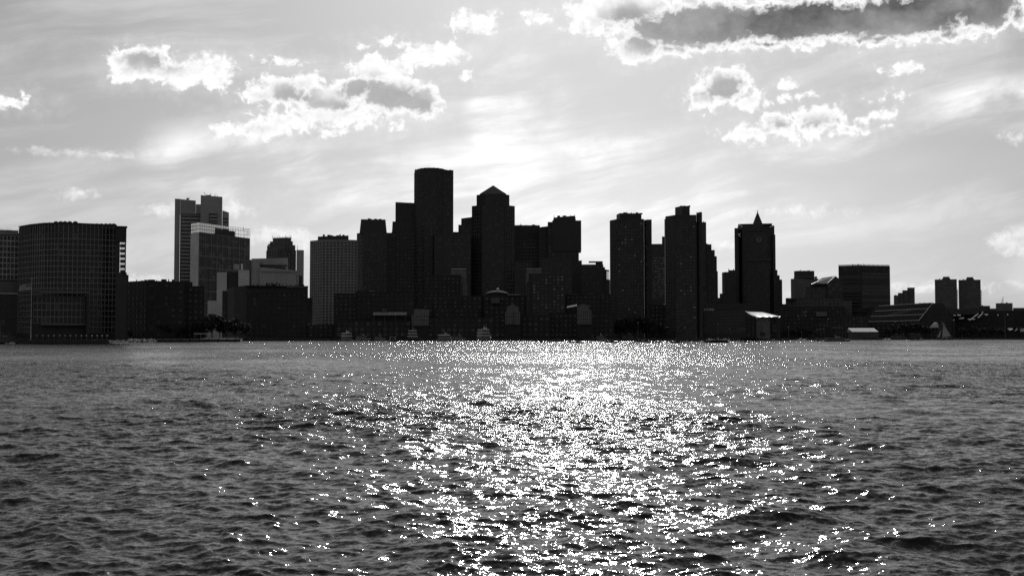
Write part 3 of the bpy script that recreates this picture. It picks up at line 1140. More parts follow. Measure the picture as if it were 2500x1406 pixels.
# cylindrical tower
TD = 1250
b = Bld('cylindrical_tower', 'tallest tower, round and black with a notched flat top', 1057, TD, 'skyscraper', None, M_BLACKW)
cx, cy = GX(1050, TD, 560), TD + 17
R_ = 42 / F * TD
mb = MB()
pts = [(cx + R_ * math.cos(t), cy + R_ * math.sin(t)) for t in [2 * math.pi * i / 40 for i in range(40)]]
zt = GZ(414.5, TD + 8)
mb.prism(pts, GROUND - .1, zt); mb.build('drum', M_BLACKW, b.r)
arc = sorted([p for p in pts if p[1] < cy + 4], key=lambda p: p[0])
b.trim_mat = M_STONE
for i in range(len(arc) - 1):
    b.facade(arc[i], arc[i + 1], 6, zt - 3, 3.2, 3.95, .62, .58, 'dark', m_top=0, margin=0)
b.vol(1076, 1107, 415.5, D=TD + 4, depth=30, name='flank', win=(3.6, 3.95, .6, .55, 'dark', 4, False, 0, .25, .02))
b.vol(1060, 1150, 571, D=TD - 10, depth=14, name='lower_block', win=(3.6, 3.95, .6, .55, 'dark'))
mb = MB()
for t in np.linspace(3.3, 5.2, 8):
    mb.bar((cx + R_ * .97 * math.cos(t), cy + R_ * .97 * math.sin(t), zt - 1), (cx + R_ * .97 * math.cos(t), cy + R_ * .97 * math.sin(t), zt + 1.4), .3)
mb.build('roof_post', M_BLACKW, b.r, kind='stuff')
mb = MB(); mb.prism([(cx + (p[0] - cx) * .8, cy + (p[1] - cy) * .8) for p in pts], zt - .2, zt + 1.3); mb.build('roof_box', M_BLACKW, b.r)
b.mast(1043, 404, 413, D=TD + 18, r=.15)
b.done()

# pyramid-topped tower
PD = 1250
b = Bld('pyramid_tower', 'stepped black tower crowned by a small pyramid', 1203, PD, 'skyscraper', None, M_BLACKW)
b.trim_mat = M_STONE
def octo(a, c, D, y, cut=.24, ratio=.8):
    xa, xc = GX(a, D, y), GX(c, D, y)
    w = xc - xa
    d = w * ratio
    k = w * cut
    y0 = D
    return [(xa, y0 + k), (xa + k, y0), (xc - k, y0), (xc, y0 + k), (xc, y0 + d - k), (xc - k, y0 + d), (xa + k, y0 + d), (xa, y0 + d - k)]
def octv(a, c, top, base, name, win=None, D=PD):
    p = octo(a, c, D, top)
    mb = MB(); z0 = GROUND - .1 if base is None else GZ(base, D)
    mb.prism(p, z0, GZ(top, D)); mb.build(name, b.wall, b.r)
    if win:
        for i in range(3):
            b.facade(p[i], p[i + 1], max(z0, 6), GZ(top, D), *win)
    return p
octv(1151, 1257, 500.5, None, 'wall', (3.6, 3.95, .58, .55, 'dark'))
octv(1163, 1243.5, 474, 501, 'upper_tier', (3.4, 3.95, .5, .5, 'dark'), D=PD + 5)
mb = MB()
p = octo(1171, 1236, PD + 9, 474)
zz = GZ(473.5, PD + 9)
ax = (sum(q_[0] for q_ in p) / 8, sum(q_[1] for q_ in p) / 8, GZ(452, PD + 18))
xs = [q_[0] for q_ in p]; ys = [q_[1] for q_ in p]
mb.add([(min(xs), min(ys), zz), (max(xs), min(ys), zz), (max(xs), max(ys), zz), (min(xs), max(ys), zz), ax], [(0, 1, 4), (1, 2, 4), (2, 3, 4), (3, 0, 4), (3, 2, 1, 0)])
mb.build('pyramid_roof', mat('slate roof', .05, .5, var=.3), b.r)
b.vol(1119, 1152, 549, D=PD + 12, depth=30, name='side_wing', win=(3.8, 3.95, .58, .55, 'dark'))
b.vol(1126, 1152, 532, base=550, D=PD + 13, depth=26, name='side_wing', tops=[533.5, 530, 530, 533.5])
b.done()
simple('dark_slab', 'black slab closing the gap right of the cylindrical tower', 1100, 1121, 566.5, 1290, M_BLACKW, win=(4, 3.9, .6, .5, 'dark'))
simple('flat_office_slab', 'flat-topped black office slab right of the pyramid-topped tower', 1250, 1318, 550, 1330, M_BLACKW, win=(4, 4, .8, .5, 'dark', 16), masts=[(1271, 545, 551, 1335, .4)])
b = Bld('mansard_tower', 'broad black tower with a sloping top and a notch low on its right side', 1370, 1300, 'skyscraper', None, M_BLACKW)
b.vol(1316, 1340, 554, D=1306, depth=25, name='side_wing', tops=[555, 552, 552, 555])
b.vol(1337, 1413, 542, win=(4, 4, .8, .5, 'dark', 3), tops=[542, 541, 541, 542])
b.vol(1348, 1419, 538.5, base=612.5, D=1298, depth=34, name='upper_tier')
b.vol(1350, 1406, 529.5, base=539, D=1301, depth=26, name='sloping_roof', taper=.06, tops=[531, 526.5, 526.5, 531])
b.vol(1398, 1420.5, 636, D=1296, depth=30, name='lower_wing')
for px in (1352, 1353.5, 1391, 1393, 1403, 1404):
    b.mast(px, 522 + (2 if px < 1360 else 0), 530, D=1306, r=.2)
b.done()
simple('grey_midrise', 'plain grey mid-rise in front of the broad notched tower', 1320, 1397, 630, 1150, M_STONE, win=(3.6, 3.8, .5, .5, 'dark'))
simple('grey_midrise', 'narrow dark mid-rise left of the checkered hotel, behind its roofline', 1256, 1300, 640, 1180, M_STONE, win=(3.6, 3.8, .5, .5, 'dark'))
b = Bld('terraced_block', 'dark stepped block with a thin overhanging roof slab, left of the first twin slab tower', 1455, 1250, 'building', None, M_BLACKW)
b.vol(1419, 1473, 645.5, win=(4, 3.8, .5, .5, 'dark'))
b.vol(1454, 1471.5, 638.5, base=646, D=1252, depth=14, name='roof_box')
b.vol(1437, 1471.5, 637.8, base=639.4, D=1250, depth=18, name='roof_slab')
b.vol(1473, 1477, 652, D=1252, depth=18, name='step')
b.vol(1477, 1481, 657.5, D=1252, depth=18, name='step')
b.vol(1481, 1487.5, 659, base=662, D=1252, depth=10, name='frame_beam')
b.vol(1481, 1489, 683, D=1252, depth=10, name='step')
for k in range(5):
    b.vol(1481.1, 1487.5, 665 + k * 4, base=666.5 + k * 4, D=1252, depth=3, name='frame_beam')
for px in (1482.5, 1487):
    b.vol(px - .5, px + .5, 661, base=683, D=1252, depth=1, name='frame_post')
b.done()

# ------------------------------------------------------------------ twin harbour towers
def harbour_tower(label, x0, x1, x2, x3, x4, top, shl, shr, D):
    """x0 left edge, x1..x2 raised core, x3 recess, x4 right edge"""
    b = Bld('slab_tower', label, (x0 + x4) / 2, D, 'skyscraper', 'twin slab towers on the waterfront', M_STONE)
    b.vol(x0, x1 + 1, shl, D=D + 7, poly=[(x0, D + 16), (x1 + 1, D + 3)], depth=30, name='left_wing', win=(3.4, 2.95, .5, .5, 'dim'))
    f = b.vol(x1, x2, shl - 1, D=D, depth=36, name='core')
    b.facade((f[0][0][0], f[0][0][1]), f[0][1], GROUND + 5, f[3], 3.1, 2.95, .56, .5, 'lit', 3.0, False, 0, .22, .04)
    b.vol(x1, x2 - (6 if x2 - x1 > 60 else 16), top, base=shl, D=D + 2, depth=28, name='roof_block', m=M_BLACKW, corner=x1 + (8 if x2 - x1 > 60 else 17), dl=14, dr=2)
    b.vol(x2 + .1, x3, shr + 1, D=D + 6, depth=24, name='recess', m=M_BLACKW)
    b.vol(x3, x4, shr, D=D + 1, depth=30, name='right_wing')
    return b.done()
hb = harbour_tower('left of the twin concrete slab towers, its lower foot hidden by trees', 1489, 1505, 1572, 1578, 1591, 520.5, 536, 536, 1065)
hb.mast(1531, 516, 521, D=1075, r=.12); hb.mast(1547, 515, 521, D=1075, r=.12)
harbour_tower('right of the twin concrete slab towers, standing at the water', 1624.5, 1648, 1700, 1706, 1714, 502.5, 526, 518, 1010)
# behind and between them
b = Bld('lit_office_block', 'office block with bright rows of windows between the two slab towers', 1607, 1350, 'building', None, M_STONE)
f = b.vol(1588, 1626, 595.5, depth=30)
b.facade(f[0][0], f[0][1], GZ(732, 1350), GZ(627, 1350), 1.7, 3.2, .7, .5, 'bright', 0, False, 0, .2, .1)
b.vol(1616, 1640, 577.5, D=1380, depth=20, name='rear_tower')
b.done()
simple('sunlit_strip', 'thin pale slab added as a sunlit side face, left of the right-hand slab tower', 1622, 1634, 535, 1220, M_ALU, cat='skyscraper')  # sunlight on a side face, put in as a pale slab
b = Bld('stepped_tower', 'stepped dark tower descending to the right behind the right-hand slab tower', 1728, 1300, 'skyscraper', None, M_STONE)
b.vol(1700, 1724, 542.5, name='wall', win=(3.4, 3.9, .45, .55, 'dark'), depth=24)
b.vol(1717, 1718.6, 539.5, base=543, D=1303, depth=3, name='roof_box')
b.vol(1724.1, 1737, 596.5, D=1302, depth=24, name='step', win=(3.4, 3.9, .45, .55, 'dark'))
b.vol(1737.1, 1745, 610.5, D=1303, depth=24, name='step', win=(3.4, 3.9, .45, .55, 'dark'))
b.vol(1745.1, 1750, 625.5, D=1304, depth=24, name='step')
b.vol(1750.1, 1752.5, 662, D=1305, depth=24, name='step')
b.vol(1714, 1722, 595, base=700, D=1290, depth=6, name='bay', win=(3, 3.9, .45, .55, 'dark'))
b.done()

# ------------------------------------------------------------------ right of centre
b = Bld('grey_block', 'grey block with rounded shoulder left of the clock tower', 1778, 1450, 'building', None, M_STONE)
b.vol(1763, 1796, 664, corner=1770, dl=12, dr=4, win=[(2.5, 60, .5, .98, 'bright'), (4, 4, .5, .5, 'dark')])
b.vol(1778, 1796, 659.5, base=665, D=1456, depth=12, name='roof_box')
b.vol(1778, 1780, 656.5, base=660, D=1457, depth=3, name='chimney'); b.vol(1790, 1792, 656.5, base=660, D=1457, depth=3, name='chimney')
b.vol(1757, 1797, 716.5, D=1440, depth=20, name='podium')
b.vol(1753, 1760, 727, D=1438, depth=10, name='podium')
b.done()
b = Bld('office_tower', 'broad dark tower whose roof corners glint, directly behind the clock tower', 1842, 1480, 'skyscraper', None, M_BLACKW)
b.vol(1801, 1890.5, 550, corner=1812, dl=14, dr=4, win=(3.8, 4, .5, .5, 'dark'))
b.vol(1793, 1803, 557, D=1478, depth=24, name='shoulder')
b.vol(1886, 1893, 573, D=1479, depth=24, name='shoulder')
b.vol(1802, 1885, 546.3, base=550.5, D=1484, depth=26, name='roof_box', m=M_ROOF)
mb = MB()
for p, q in (((1803, 547), (1812.5, 554)), ((1890, 550.5), (1879, 554.5)), ((1808, 578.5), (1802, 572.5)), ((1802, 572.5), (1808, 570))):
    dd = 1474
    mb.bar((GX(p[0], dd, p[1]), dd, GZ(p[1], dd)), (GX(q[0], dd, q[1]), dd, GZ(q[1], dd)), .35)
mb.build('corner_glint', mat('polished trim and glints', .9, .25, metallic=.6, var=.05), b.r)  # bright bars shaped as the glints at the roof corners
b.done()
# clock tower
b = Bld('clock_tower', 'old stone clock tower with a sharp pyramid spire', 1850, 1357, 'tower', None, M_STONE)
b.vol(1829, 1872, 562, win=(3.2, 3.9, .42, .55, 'dark', 30), depth=21)
b.vol(1822, 1879, 636, D=1352, depth=28, name='lower_shaft', win=(3.2, 3.9, .42, .55, 'dark', 4))
b.vol(1820, 1881, 633.5, base=636.2, D=1350.5, depth=31, name='cornice', m=M_MID)
b.vol(1827, 1874, 560.5, base=562.3, D=1355.5, depth=24, name='cornice', m=M_MID)
b.vol(1836.5, 1862.5, 546.3, base=561, D=1361, depth=13, name='belfry')
q = facing(1838, 1861.5, 1362, 546, 11.5)
mb = MB()
cxx, cyy = sum(p[0] for p in q) / 4, sum(p[1] for p in q) / 4
mb.add([(p[0], p[1], GZ(546.3, 1362)) for p in q] + [(cxx, cyy, GZ(516, 1366))], [(0, 1, 4), (1, 2, 4), (2, 3, 4), (3, 0, 4), (3, 2, 1, 0)])
mb.build('spire', M_STONE, b.r)
mb = MB(); mb.cyl(cxx, cyy, GZ(518, 1366), GZ(511, 1366), .45, .08, 6); mb.dome(cxx, cyy, GZ(517, 1366), .7, .7, 8, 3); mb.build('finial', M_STONE, b.r)
cxk, czk = GX(1854, 1352, 585), GZ(585, 1352)
yk = b.r.location.y - 2.0
mb = MB()
n = 24
vs = [(cxk + 3.0 * math.cos(2 * math.pi * i / n), yk + .3, czk + 3.0 * math.sin(2 * math.pi * i / n)) for i in range(n)]
vs2 = [(cxk + 3.0 * math.cos(2 * math.pi * i / n), yk - .3, czk + 3.0 * math.sin(2 * math.pi * i / n)) for i in range(n)]
mb.add(vs + vs2, [tuple(range(n, 2 * n))] + [(i, (i + 1) % n, n + (i + 1) % n, n + i) for i in range(n)])
dial = mb.build('clock_dial', M_CONC, b.r)
mb = MB()
for i in range(n):
    a0, a1 = 2 * math.pi * i / n, 2 * math.pi * (i + 1) / n
    mb.bar((cxk + 3.2 * math.cos(a0), yk - .35, czk + 3.2 * math.sin(a0)), (cxk + 3.2 * math.cos(a1), yk - .35, czk + 3.2 * math.sin(a1)), .3)
mb.build('dial_rim', M_CONCL, b.r)
for (ang_, ln) in ((1.2, 2.4), (-.5, 1.6)):
    mb = MB(); mb.bar((cxk, yk - .45, czk), (cxk + ln * math.cos(ang_), yk - .45, czk + ln * math.sin(ang_)), .18); hnd = mb.build('clock_hand', M_BLACKW, b.r); hnd.parent = dial
for px in (1847, 1860):
    b.vol(px, px + 3, 640, base=652, D=1350, depth=1.2, name='column', m=M_MID)
b.done()
b = Bld('dark_midrise', 'stepped dark mid-rise tucked against the right of the clock tower group', 1900, 1470, 'building', None, M_STONE)
b.vol(1889, 1898, 659, win=(3.6, 4, .5, .5, 'dark')); b.vol(1898.1, 1903.5, 672, D=1471, name='step', win=(3.6, 4, .5, .5, 'dark'))
b.vol(1903.6, 1909.5, 682.5, D=1472, name='step'); b.done()
simple('dark_lowrise', 'low black roofline filling the gap right of the clock tower', 1905, 1965, 742, 1350, M_BLACKW)
b = Bld('grey_tower_block', 'mid grey block with faceted penthouse, left of the gabled glass roof', 1963, 1500, 'building', None, M_CONC)
b.vol(1930.5, 1998, 680, corner=1940, dl=12, dr=6, win=None)
b.vol(1938.5, 1988, 661, base=681, D=1504, depth=20, corner=1950, dl=10, dr=3, name='penthouse', m=M_STONE)
b.vol(1938, 1990, 676, base=677.5, D=1501, depth=20, name='ledge', m=M_CONCL)
b.vol(1989, 1995, 675, base=680, D=1506, depth=5, name='roof_box')
b.done()
# gabled glass roof building
b = Bld('gabled_office', 'dark building with a steep glazed gable roof and white verge trim', 2010, 1300, 'building', None, M_BLACKW)
b.vol(1979, 2040, 693.8, base=702, depth=20, D=1302, name='upper_wall')
b.vol(1967, 2048, 700, win=(4, 4, .6, .5, 'dark'), depth=26)
b.vol(1918, 2062, 727, D=1280, depth=20, name='podium', m=M_BRICK, win=(4, 4, .5, .5, 'dark'))
b.vol(1921, 1942, 728, base=733, D=1279, depth=20, name='podium', m=M_BRICK)
D = 1296
g1 = [(GX(1980, D, 694), D, GZ(694, D)), (GX(2019, D, 692), D, GZ(692.5, D)), (GX(2039, D + 14, 674), D + 14, GZ(674, D + 14)), (GX(2006, D + 14, 678), D + 14, GZ(679, D + 14))]
mb = MB(); mb.add(g1 + [(p[0], p[1] + 1, p[2] - .8) for p in g1], [(0, 1, 2, 3), (7, 6, 5, 4), (0, 4, 5, 1), (1, 5, 6, 2), (2, 6, 7, 3), (3, 7, 4, 0)])
mb.build('glass_roof', M_MID, b.r)
mb = MB()
gx = [(GX(2019, D), D, 30), (GX(2019, D, 692), D, GZ(692.5, D)), (GX(2040, D + 2, 674), D + 2, GZ(674, D + 2)), (GX(2058, D + 4, 688), D + 4, GZ(688, D + 4)), (GX(2058, D + 4), D + 4, 30)]
mb.add(gx + [(p[0], p[1] + 22, p[2]) for p in gx], [(0, 4, 3, 2, 1), (5, 6, 7, 8, 9)] + [(i, i + 1, i + 6, i + 5) for i in range(4)] + [(4, 0, 5, 9)])
mb.build('gable_wall', M_STONE, b.r)
mb = MB()
def bar2(p, q, D1, D2, r):
    mb.bar((GX(p[0], D1, p[1]), D1, GZ(p[1], D1)), (GX(q[0], D2, q[1]), D2, GZ(q[1], D2)), r)
bar2((2019.5, 692), (2040, 674), D - 1, D + 1, .38); bar2((1980, 694), (1998, 686), D - 1, D + 6, .15)
bar2((2006, 678.8), (2040, 674), D + 13, D + 13, .25); bar2((1997, 684.5), (2030, 680), D + 6, D + 6, .2); bar2((1990, 689.5), (2024, 686.5), D + 3, D + 3, .2)
mb.build('verge_trim', mat('polished trim and glints', .9, .25), b.r)
b.trim_mat = M_MID
b.facade((GX(2021, D), D), (GX(2057, D), D), GZ(725, D), GZ(693, D), 4.2, 4.2, .85, .85, 'dim', 0)
b.done()
# banded tower with toothed parapet
b = Bld('banded_tower', 'wide dark tower with thin horizontal bands and a toothed parapet', 2110, 1400, 'skyscraper', None, M_BLACKW)
b.trim_mat = M_STONE
fr = b.vol(2047, 2172, 648, corner=2103, dl=12, dr=10, m=M_BLACKW)
for i in (0, 1):
    b.facade(fr[0][i], fr[0][i + 1], 6, GZ(664, 1400), 55 if i else 35, 4.0, .995, .55, 'dim', 0, False, 0, .4, .0)
    b.facade(fr[0][i], fr[0][i + 1], GZ(663, 1400), GZ(649, 1400), 2.2, 12, .5, .96, 'dark', 0, False, 0, .4, .0)
mb = MB()
for i in (0, 1):
    for k in range(22):
        p = lerp(fr[0][i], fr[0][i + 1], (k + .5) / 22)
        mb.box(p[0] - .35, p[0] + .35, p[1] + .2, p[1] + .9, fr[3] - .2, fr[3] + 1.5)
mb.build('parapet_tooth', M_STONE, b.r, kind='stuff')
for px in (2082, 2095, 2108):
    b.mast(px, 642.5, 648, D=1408, r=.3)
b.vol(2040, 2080, 732, D=1390, depth=10, name='podium', m=M_STONE)
b.done()
b = Bld('terraced_tower', 'small grey block climbing in four steps to the right', 2208, 1700, 'building', None, M_MID)  # haze put into the wall colour, lighter than nearer blocks
for i, (a_, t_) in enumerate(((2182, 721), (2192, 715), (2203, 708.5), (2215, 702))):
    b.vol(a_, 2233 if i == 3 else (2193, 2204, 2216)[i], t_, D=1700 + i, depth=24, name='step')
b.vol(2186, 2188, 719, base=722, D=1705, depth=3, name='chimney'); b.done()
# far twin apartment towers
for (x0, lab) in ((2282, 'left of the two far apartment towers above the slanted glass roof'), (2340, 'right of the two far apartment towers, nearer the right edge')):
    k = 0 if x0 == 2282 else 1
    b = Bld('apartment_tower', lab, x0 + 27, 1900, 'skyscraper', 'two far apartment towers', M_MID)  # distance haze is part of this lighter wall grey
    b.trim_mat = M_CONC
    b.vol(x0, x0 + 54, 682 + k, depth=26, win=(6, 2.9, .96, .5, 'dim', 4, False, 0, .4))
    b.vol(x0 + 20, x0 + 36, 675.5 + k, base=682.2 + k, D=1903, depth=14, name='roof_box', m=M_MID)
    b.vol(x0 + 11, x0 + 13, 680 + k, base=682.2 + k, D=1903, depth=3, name='chimney')
    b.vol(x0 + 18, x0 + 38, 679.3 + k, base=682.1 + k, D=1904, depth=15, name='roof_slab', m=M_STONE)
    for j in range(13):
        b.vol(x0 + 54.05, x0 + 56.8, 708 + j * 3.6, base=709.8 + j * 3.6, D=1906, depth=8, name='balcony', m=M_CONC)
    b.done()
simple('far_block', 'low grey block right of the far apartment towers', 2390, 2417, 746.5, 1700, M_STONE, roof=[(2396, 2400, 745)])
b = Bld('far_block', 'low grey block behind the ship-like lattice mast', 2450, 1900, 'building', None, M_CONC)
b.vol(2431, 2472, 740, depth=30); b.vol(2456, 2460, 738, base=741, D=1905, depth=4, name='chimney'); b.done()
simple('far_block', 'low dark roofline running out at the right edge', 2473, 2620, 751, 1700, M_STONE)
simple('far_block', 'low dark roof between the far grey blocks', 2414, 2432, 753, 1690, M_BLACKW)
t = empty('lattice_mast', GX(2448, 1500), 1500, GROUND, 'small curved lattice mast with horizontal rungs above the long dark shed', 'mast')
mb = MB()
for k in range(8):
    y_ = 727 + k * 2
    w_ = 1.0 + k * .75
    mb.bar((GX(2448.5 - w_, 1500, y_), 1500, GZ(y_ + 1, 1500)), (GX(2449, 1500, y_), 1500, GZ(y_, 1500)), .28)
mb.build('rung', M_STONE, t, kind='stuff')
mb = MB(); mb.bar((GX(2448.8, 1500), 1500, GROUND), (GX(2448.8, 1500, 722), 1500, GZ(722, 1500)), .45, 6, .15); mb.build('pole', M_STONE, t)

for nm, a_, c_, y_, D_, n_, s_ in (('honeycomb_tower', 786, 845, 574.5, 1160, 6, 1), ('tapered_tower', 886, 936, 535.5, 1216, 4, 2), ('notched_tower', 970, 1004, 495, 1270, 3, 3),
        ('flat_office_slab', 1262, 1312, 550, 1335, 6, 4), ('mansard_tower', 1360, 1398, 528, 1304, 5, 5), ('slab_tower', 1518, 1570, 520.5, 1070, 5, 6), ('slab_tower.001', 1662, 1692, 502.5, 1016, 4, 7),
        ('grey_tower_block', 1955, 1984, 661, 1508, 4, 8), ('brick_warehouse', 320, 440, 685.6, 808, 9, 9), ('wharf_building', 610, 740, 697.3, 990, 14, 10), ('cylindrical_tower', 1078, 1102, 415.5, 1258, 3, 11),
        ('stepped_tower', 1725, 1735, 596.5, 1304, 2, 12), ('spiked_tower', 652, 662, 597, 1556, 1, 13)):
    class _B: pass
    _b = _B(); _b.r = bpy.data.objects[nm]
    kit(_b, a_, c_, y_, D_, n_, s_, 1.9)

# ------------------------------------------------------------------ waterfront, centre
M_CANVAS = bpy.data.materials.new('white canvas')
M_CANVAS.use_nodes = True
_t = M_CANVAS.node_tree
_t.nodes.clear()
_d1 = _t.nodes.new('ShaderNodeBsdfDiffuse'); _d1.inputs[0].default_value = (.75, .75, .75, 1)
_d2 = _t.nodes.new('ShaderNodeBsdfTranslucent'); _d2.inputs[0].default_value = (.8, .8, .8, 1)
_n = _t.nodes.new('ShaderNodeTexNoise'); _n.inputs['Scale'].default_value = .5
_mx = _t.nodes.new('ShaderNodeMixShader'); _mp = _t.nodes.new('ShaderNodeMapRange')
_mp.inputs[3].default_value = .35; _mp.inputs[4].default_value = .65
_o1 = _t.nodes.new('ShaderNodeOutputMaterial')
_t.links.new(_n.outputs[0], _mp.inputs[0]); _t.links.new(_mp.outputs[0], _mx.inputs[0])
_t.links.new(_d1.outputs[0], _mx.inputs[1]); _t.links.new(_d2.outputs[0], _mx.inputs[2]); _t.links.new(_mx.outputs[0], _o1.inputs[0])
M_SAIL = mat('sailcloth', 0.45, 0.9, var=.1, scale=.4)

b = Bld('wharf_block', 'long low black wharf building under the notched tower, behind the striped canopy', 910, 985, 'building', None, M_BRICK)
b.vol(816, 872, 716, D=988, depth=30, win=(3.6, 3.6, .45, .55, 'dim'))
b.vol(868, 1012, 712, D=990, depth=34, name='main_wall', win=(4.2, 3.8, .45, .5, 'black'))
for i, (a_, c_, t_) in enumerate(((873, 882, 709), (889, 899, 708), (903, 916, 710.5), (930, 938, 711))):
    b.vol(a_, c_, t_, base=t_ + 4, D=1000, depth=6, name='roof_box', m=M_ROOF)
b.vol(902, 915, 710, base=710.8, D=999, depth=5, name='skylight', m=M_ALUP)
mb = MB(); mb.bar((GX(888, 1000, 708), 1000, GZ(709, 1000)), (GX(893, 1000, 698), 1000, GZ(698, 1000)), .22); mb.build('antenna', M_CONCL, b.r)
b.vol(933, 944, 753, base=761, D=976, depth=6, name='dormer', m=M_MID)
b.vol(905, 1000, 768, D=978, depth=9, name='front_wing', m=M_BRICK)
b.vol(816, 1036, 782, D=974, depth=8, name='arcade', m=M_BRICK, win=(5, 5, .6, .7, 'dim'))
b.done()
t = empty('striped_canopy', GX(952, 974), 974, GROUND, 'long low canopy of pale corrugated strips over the dark wharf, left of the pale pavilion', 'canopy')
mb = MB()
z0, z1 = GZ(769, 974), GZ(762, 974)
xa, xb = GX(911, 974), GX(993, 974)
nst = 34
for i in range(nst):
    u0 = xa + (xb - xa) * i / nst
    u1 = xa + (xb - xa) * (i + .62) / nst
    mb.add([(u0, 972, z0), (u1, 972, z0), (u1 + .4, 976, z1), (u0 + .4, 976, z1), (u0, 972.2, z0 - .2), (u1, 972.2, z0 - .2), (u1 + .4, 976.2, z1 - .2), (u0 + .4, 976.2, z1 - .2)],
           [(0, 1, 2, 3), (7, 6, 5, 4), (0, 4, 5, 1), (1, 5, 6, 2), (2, 6, 7, 3), (3, 7, 4, 0)])
mb.build('canopy_strip', M_PALE, t, kind='stuff')
mb = MB(); mb.box(xa, xb + .4, 972.4, 976.2, z0 - .6, z0 - .25); mb.build('canopy_frame', M_MID, t)
for px in (914, 940, 966, 990):
    mb = MB(); mb.cyl(GX(px, 974), 973, GROUND, z0 - .6, .25); mb.build('post', M_MID, t)


def small_house(name, label, a, c, y0, y1, yb, D, m, cols, rows, gable=0, px_mast=None, upper=None):
    """pale pavilion: walls from yb up to y1, a narrower upper part to y0"""
    b = Bld(name, label, (a + c) / 2, D, 'building', None, m)
    f = b.vol(a, c, y1, base=yb, depth=9, name='lower_wall')
    w = (c - a) / F * D
    b.facade(f[0][0], f[0][1], f[2], f[3], w / cols, (f[3] - f[2]) / rows, .45, .5, 'dim', .1, 9, 0, .18, .03)
    ua, uc = upper or (a + 4, c - 4)
    b.vol(ua, uc, y0 + gable, base=y1, D=D + 1, depth=7.5, name='upper_wall')
    if gable:
        q = facing(ua - .5, uc + .5, D + .8, y0, 8)
        zg, zt = GZ(y0 + gable, D), GZ(y0, D)
        m0 = lerp(q[0], q[1], .5); m1 = lerp(q[3], q[2], .5)
        mb = MB()
        mb.add([(q[0][0], q[0][1], zg), (q[1][0], q[1][1], zg), (m0[0], m0[1], zt), (q[3][0], q[3][1], zg), (q[2][0], q[2][1], zg), (m1[0], m1[1], zt)],
               [(0, 1, 2), (5, 4, 3), (0, 2, 5, 3), (1, 4, 5, 2), (0, 3, 4, 1)])
        mb.build('gable_roof', m, b.r)
    b.vol(a - 1, c + 1, yb - .2, D=D + 1, depth=7, name='base_storey', m=M_BRICK)
    if px_mast:
        b.mast(px_mast, y0 - 3, yb, D=D - 3, r=.28, name='flagstaff')
    return b.done()


M_PALE_D = mat('grey render', .15, .85, var=.2, scale=.3)
small_house('pavilion', 'pale three-storey pavilion with rows of dark windows behind the tiered white boat', 1005, 1047, 755, 768, 795, 972, M_PALE_D, 6, 3, upper=(1011, 1048))
small_house('pavilion', 'pale gabled pavilion split by a thin dark flagstaff, left of the chequered building', 1233.5, 1270, 743, 761, 792, 970, M_PALE_D, 6, 4, gable=6, px_mast=1252.5)
small_house('pavilion', 'pale pavilion with shallow arched gable, right of the chequered building', 1409, 1444, 742, 757, 792, 970, M_PALE_D, 6, 4, gable=4, upper=(1409, 1438))

b = Bld('wharf_hotel', 'black stepped building with a pale stepped chimney wall, under the cylindrical tower', 1085, 1045, 'building', None, M_BRICK)
b.vol(1036, 1124, 674, win=(3.8, 3.6, .45, .5, 'dim'), tops=[674, 670.5, 670.5, 674])
b.vol(1102, 1138, 657, base=671, D=1056, depth=8, name='pale_wall', m=M_PALE_D, tops=[656.5, 658, 658, 656.5])
b.vol(1126, 1138.5, 671.2, base=694, D=1056, depth=8, name='pale_wall', m=M_PALE_D)
b.vol(1130, 1141, 694.2, base=722, D=1056, depth=8, name='pale_wall', m=M_PALE_D)
b.vol(1102, 1138, 656.2, base=657.2, D=1055, depth=9, name='coping', m=M_WHITE)
b.vol(1030, 1180, 722, D=1010, depth=26, name='lower_wing', win=(4.2, 3.7, .5, .55, 'dim'))
b.done()
b = Bld('domed_hall', 'low black hall with a shallow dome and tiny lantern, in front of the pyramid-topped tower', 1215, 1005, 'building', None, M_BRICK)
b.vol(1180, 1284, 722, D=1008, depth=30, win=(4.4, 3.8, .5, .5, 'dim'))
mb = MB(); mb.cyl(GX(1213, 1012), 1022, GZ(722, 1012) - .5, GZ(718, 1012), 10, 10, 20); mb.build('drum', M_BRICK, b.r)
mb = MB(); mb.dome(GX(1213, 1012), 1022, GZ(718, 1012), 10.3, 3.6, 22, 5); mb.build('dome', mat('aged copper roof', .018, .95, spec=.1, var=.3), b.r)
mb = MB(); mb.cyl(GX(1215, 1012), 1020, GZ(709, 1012), GZ(705.5, 1012), 1.2, 1.2, 8); mb.dome(GX(1215, 1012), 1020, GZ(705.5, 1012), 1.3, 1, 8, 3); mb.build('lantern', M_ALUP, b.r)
b.vol(1199, 1220, 727, base=740, D=1002, depth=5, name='dormer', m=M_MID)
b.vol(1241, 1268, 718.3, base=719.8, D=1003, depth=5, name='coping', m=M_PALE)
b.mast(1252, 712, 720, D=1006, r=.2)
b.done()
b = Bld('chequered_hotel', 'black waterfront block chequered with rows of dim square windows', 1332, 1000, 'building', None, M_BLACKW)
f = b.vol(1297, 1380, 668, D=1000, depth=26)
b.facade(f[0][0], f[0][1], GZ(822, 1000), GZ(672, 1000), 3.55, 2.7, .5, .5, 'row', 0, 13, 0, .2, .03)
b.vol(1286, 1296.9, 690, D=1003, depth=24, name='side_wing', m=M_BRICK, win=(3.6, 2.9, .45, .5, 'dim'))
b.vol(1285.5, 1322, 656.5, base=668.2, D=1016, depth=8, name='pale_wall', m=M_PALE_D)
b.vol(1284, 1291, 668.4, base=720, D=1016, depth=8, name='pale_wall', m=M_PALE_D)
b.vol(1285, 1322, 655.8, base=656.6, D=1015, depth=9, name='coping', m=M_WHITE)
b.vol(1322, 1344, 665.5, base=668.5, D=1012, depth=8, name='roof_box', m=M_MID)
b.done()
